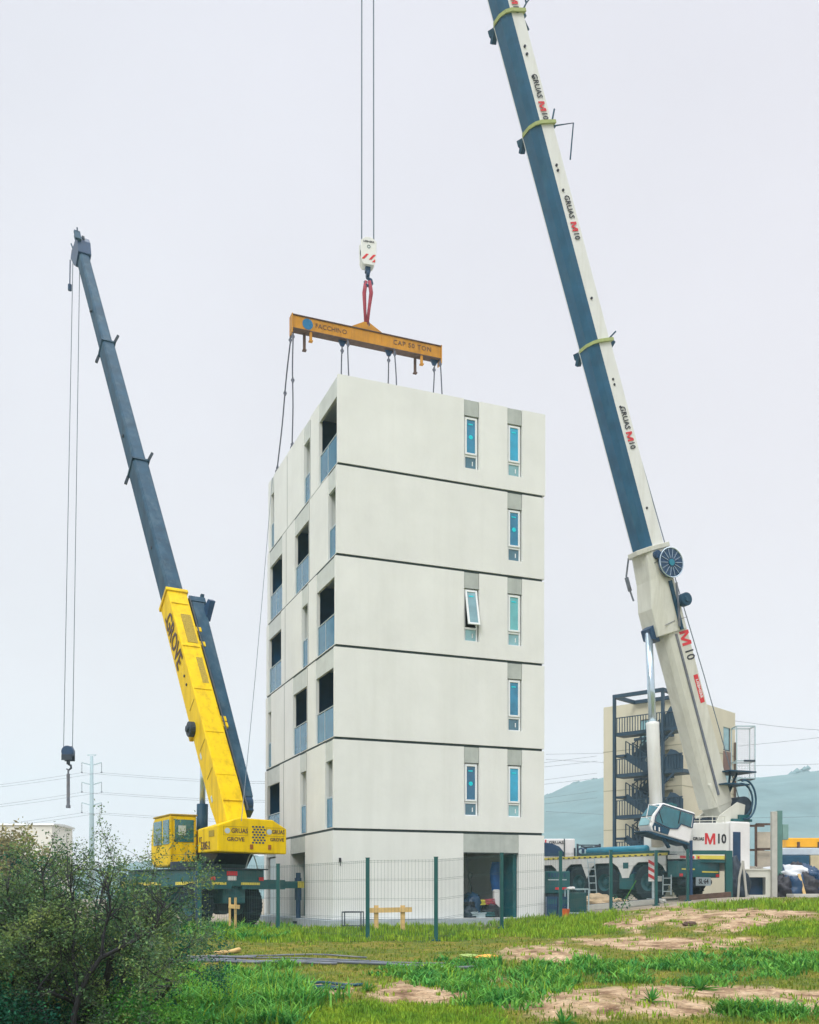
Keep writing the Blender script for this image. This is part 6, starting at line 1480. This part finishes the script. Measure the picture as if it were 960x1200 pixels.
def leaves(tips, n, size, seed, jit=.06, asp=.45):
    rs = random.Random(seed); V_ = []; Fc = []
    for i in range(n):
        q, d, k = tips[rs.randrange(len(tips))]
        c = q+Vector((rs.gauss(0, jit), rs.gauss(0, jit), rs.gauss(0, jit)))
        a = (d*.6+Vector((rs.gauss(0, 1), rs.gauss(0, 1), rs.gauss(0, .8)))).normalized(); s_ = a.cross(Vector((rs.gauss(0,1), rs.gauss(0,1), rs.gauss(0,1)))).normalized()
        L = size*rs.uniform(.6, 1.5); w = L*asp; b = len(V_)
        V_ += [tuple(c), tuple(c+a*L*.5+s_*w*.5), tuple(c+a*L), tuple(c+a*L*.5-s_*w*.5)]; Fc.append((b, b+1, b+2, b+3))
    mb = MB(); mb.v = V_; mb.f = Fc; mb.m = [0]*len(Fc); return mb
def shrub(name, label, cat, base, dirs, L0, r0, depth, seed, nleaf, lsize, lm, jit=.06, **kw):
    t = thing(name, label, cat, tuple(base)); w_, tips = grow(base, dirs, L0, r0, depth, seed, **kw)
    w_.build('branches', [M['bark'], M['twig']], t, recalc=False)
    fo = leaves(tips, nleaf, lsize, seed+1, jit).build('foliage', lm, t, recalc=False)
    at = fo.data.attributes.new('shade', 'FLOAT', 'POINT'); at.data.foreach_set('value', np.repeat(np.random.RandomState(seed).uniform(-.45, .5, nleaf), 4).astype(np.float32)); return t
def g2(x, y): return Vector((x, y, gzs(x, y)))
D = Vector
ms = shrub('shrub', 'tall open twiggy shrub with two dark forked stems at the left', 'shrub', g2(-3.12, 9.6), [(D((-.55,.1,1)),1.0),(D((-.15,.3,1)),1.0),(D((.35,.0,1)),1.0),(D((.7,.1,.85)),1.05),(D((-.85,0,.8)),.9),(D((.15,-.3,1)),.9),(D((.5,.4,1.0)),1.0)], 1.12, .055, 5, 31, 60000, .027, G4, jit=.045, kids_=(3,4), ratio=.66, twist=.2)
for P3 in (((58,1225,9.1),(50,1170,9.1),(34,1120,9.15),(16,1075,9.2),(6,1030,9.3)), ((84,1225,9.1),(92,1165,9.1),(118,1122,9.1),(152,1106,9.05),(182,1086,9.1),(194,1058,9.2)), ((92,1165,9.1),(84,1120,9.2),(88,1070,9.3),(78,1025,9.4)), ((118,1122,9.1),(128,1070,9.2),(126,1035,9.3)), ((34,1120,9.15),(52,1070,9.2),(48,1015,9.3))):
    rs = random.Random(int(P3[0][0])); pts = []
    for (a, c) in zip(P3, P3[1:]):
        for t_ in (0, .5): pts.append(px(a[0]+(c[0]-a[0])*t_+rs.uniform(-2,2), a[1]+(c[1]-a[1])*t_+rs.uniform(-2,2), a[2]+(c[2]-a[2])*t_))
    pts.append(px(*P3[-1])); n = len(pts); b = MB(); b.tube(pts, [(.030 if P3[0][1] > 1200 else .015)*(1-.8*i/n) for i in range(n)], 7)
    for k in range(n*5):
        i = rs.randrange(1, n-1); q = pts[i].lerp(pts[i+1], rs.random()); d = Vector((rs.gauss(0,1), rs.gauss(0,1), abs(rs.gauss(0,.8)))).normalized(); L_ = rs.uniform(.15, .4)
        b.tube([q, q+d*L_*.5+Vector((0,0,.03)), q+d*L_+Vector((0,0,.10))], [.006,.004,.002], 3, caps=False)
    b.build('stem', M['bark'], ms, recalc=False)
shrub('shrub', 'loose greyish shrub cut by the left picture edge', 'shrub', g2(-4.3, 10.3), [(D((-.3,.1,1)),1.05),(D((.2,.2,1)),1.1),(D((.55,.0,.9)),1.05),(D((0,-.2,1)),1.0),(D((-.7,0,.9)),1.0)], 1.2, .05, 5, 47, 20000, .026, G4, jit=.035, kids_=(3,4), ratio=.67, twist=.2)
shrub('shrub', 'dense dark green shrub filling the middle of the left thicket', 'shrub', g2(-3.3, 11.4), [(D((-.3,.1,1)),1.0),(D((.3,.2,1)),1.1),(D((.7,.0,.9)),1.1),(D((-.8,-.2,.7)),1),(D((0,0,1)),1.1)], 1.12, .05, 5, 63, 62000, .032, G5, jit=.06, kids_=(3,4), ratio=.67)
shrub('low_bush', 'low dark bush under the shrubs in the left corner', 'bush', g2(-3.75, 8.9), [(D((-.6,.1,1)),.7),(D((.5,.2,1)),.7),(D((0,.0,.8)),.7),(D((-.9,-.2,.6)),.8),(D((.9,-.1,.5)),.8)], .7, .03, 4, 71, 22000, .034, G5, jit=.09, kids_=(3,4), ratio=.7)
shrub('low_bush', 'low green bush right of the forked shrub stems', 'bush', g2(-2.45, 9.3), [(D((-.6,.1,.8)),.6),(D((.5,.2,.8)),.6),(D((0,.0,.8)),.6),(D((.9,-.1,.5)),.6)], .58, .025, 4, 83, 15000, .032, G3, jit=.09, kids_=(3,4), ratio=.7)
# tree standing pale behind the warehouse corner
tq = px(6, 1056, 70); 
shrub('tree', 'pale yellowish tree at the far left edge behind the shrubs', 'tree', D((tq.x, 70, -1)), [(D((-.1,.1,1)),1.1),(D((.3,.2,1)),1.0),(D((-.5,0,.9)),.9)], 2.6, .18, 4, 91, 9000, .30, leafmat('pale_tree_leaves', [(.3,(.16,.15,.06)),(.5,(.28,.25,.10)),(.7,(.36,.31,.14))], .8), jit=.35, kids_=(3,4), ratio=.66)
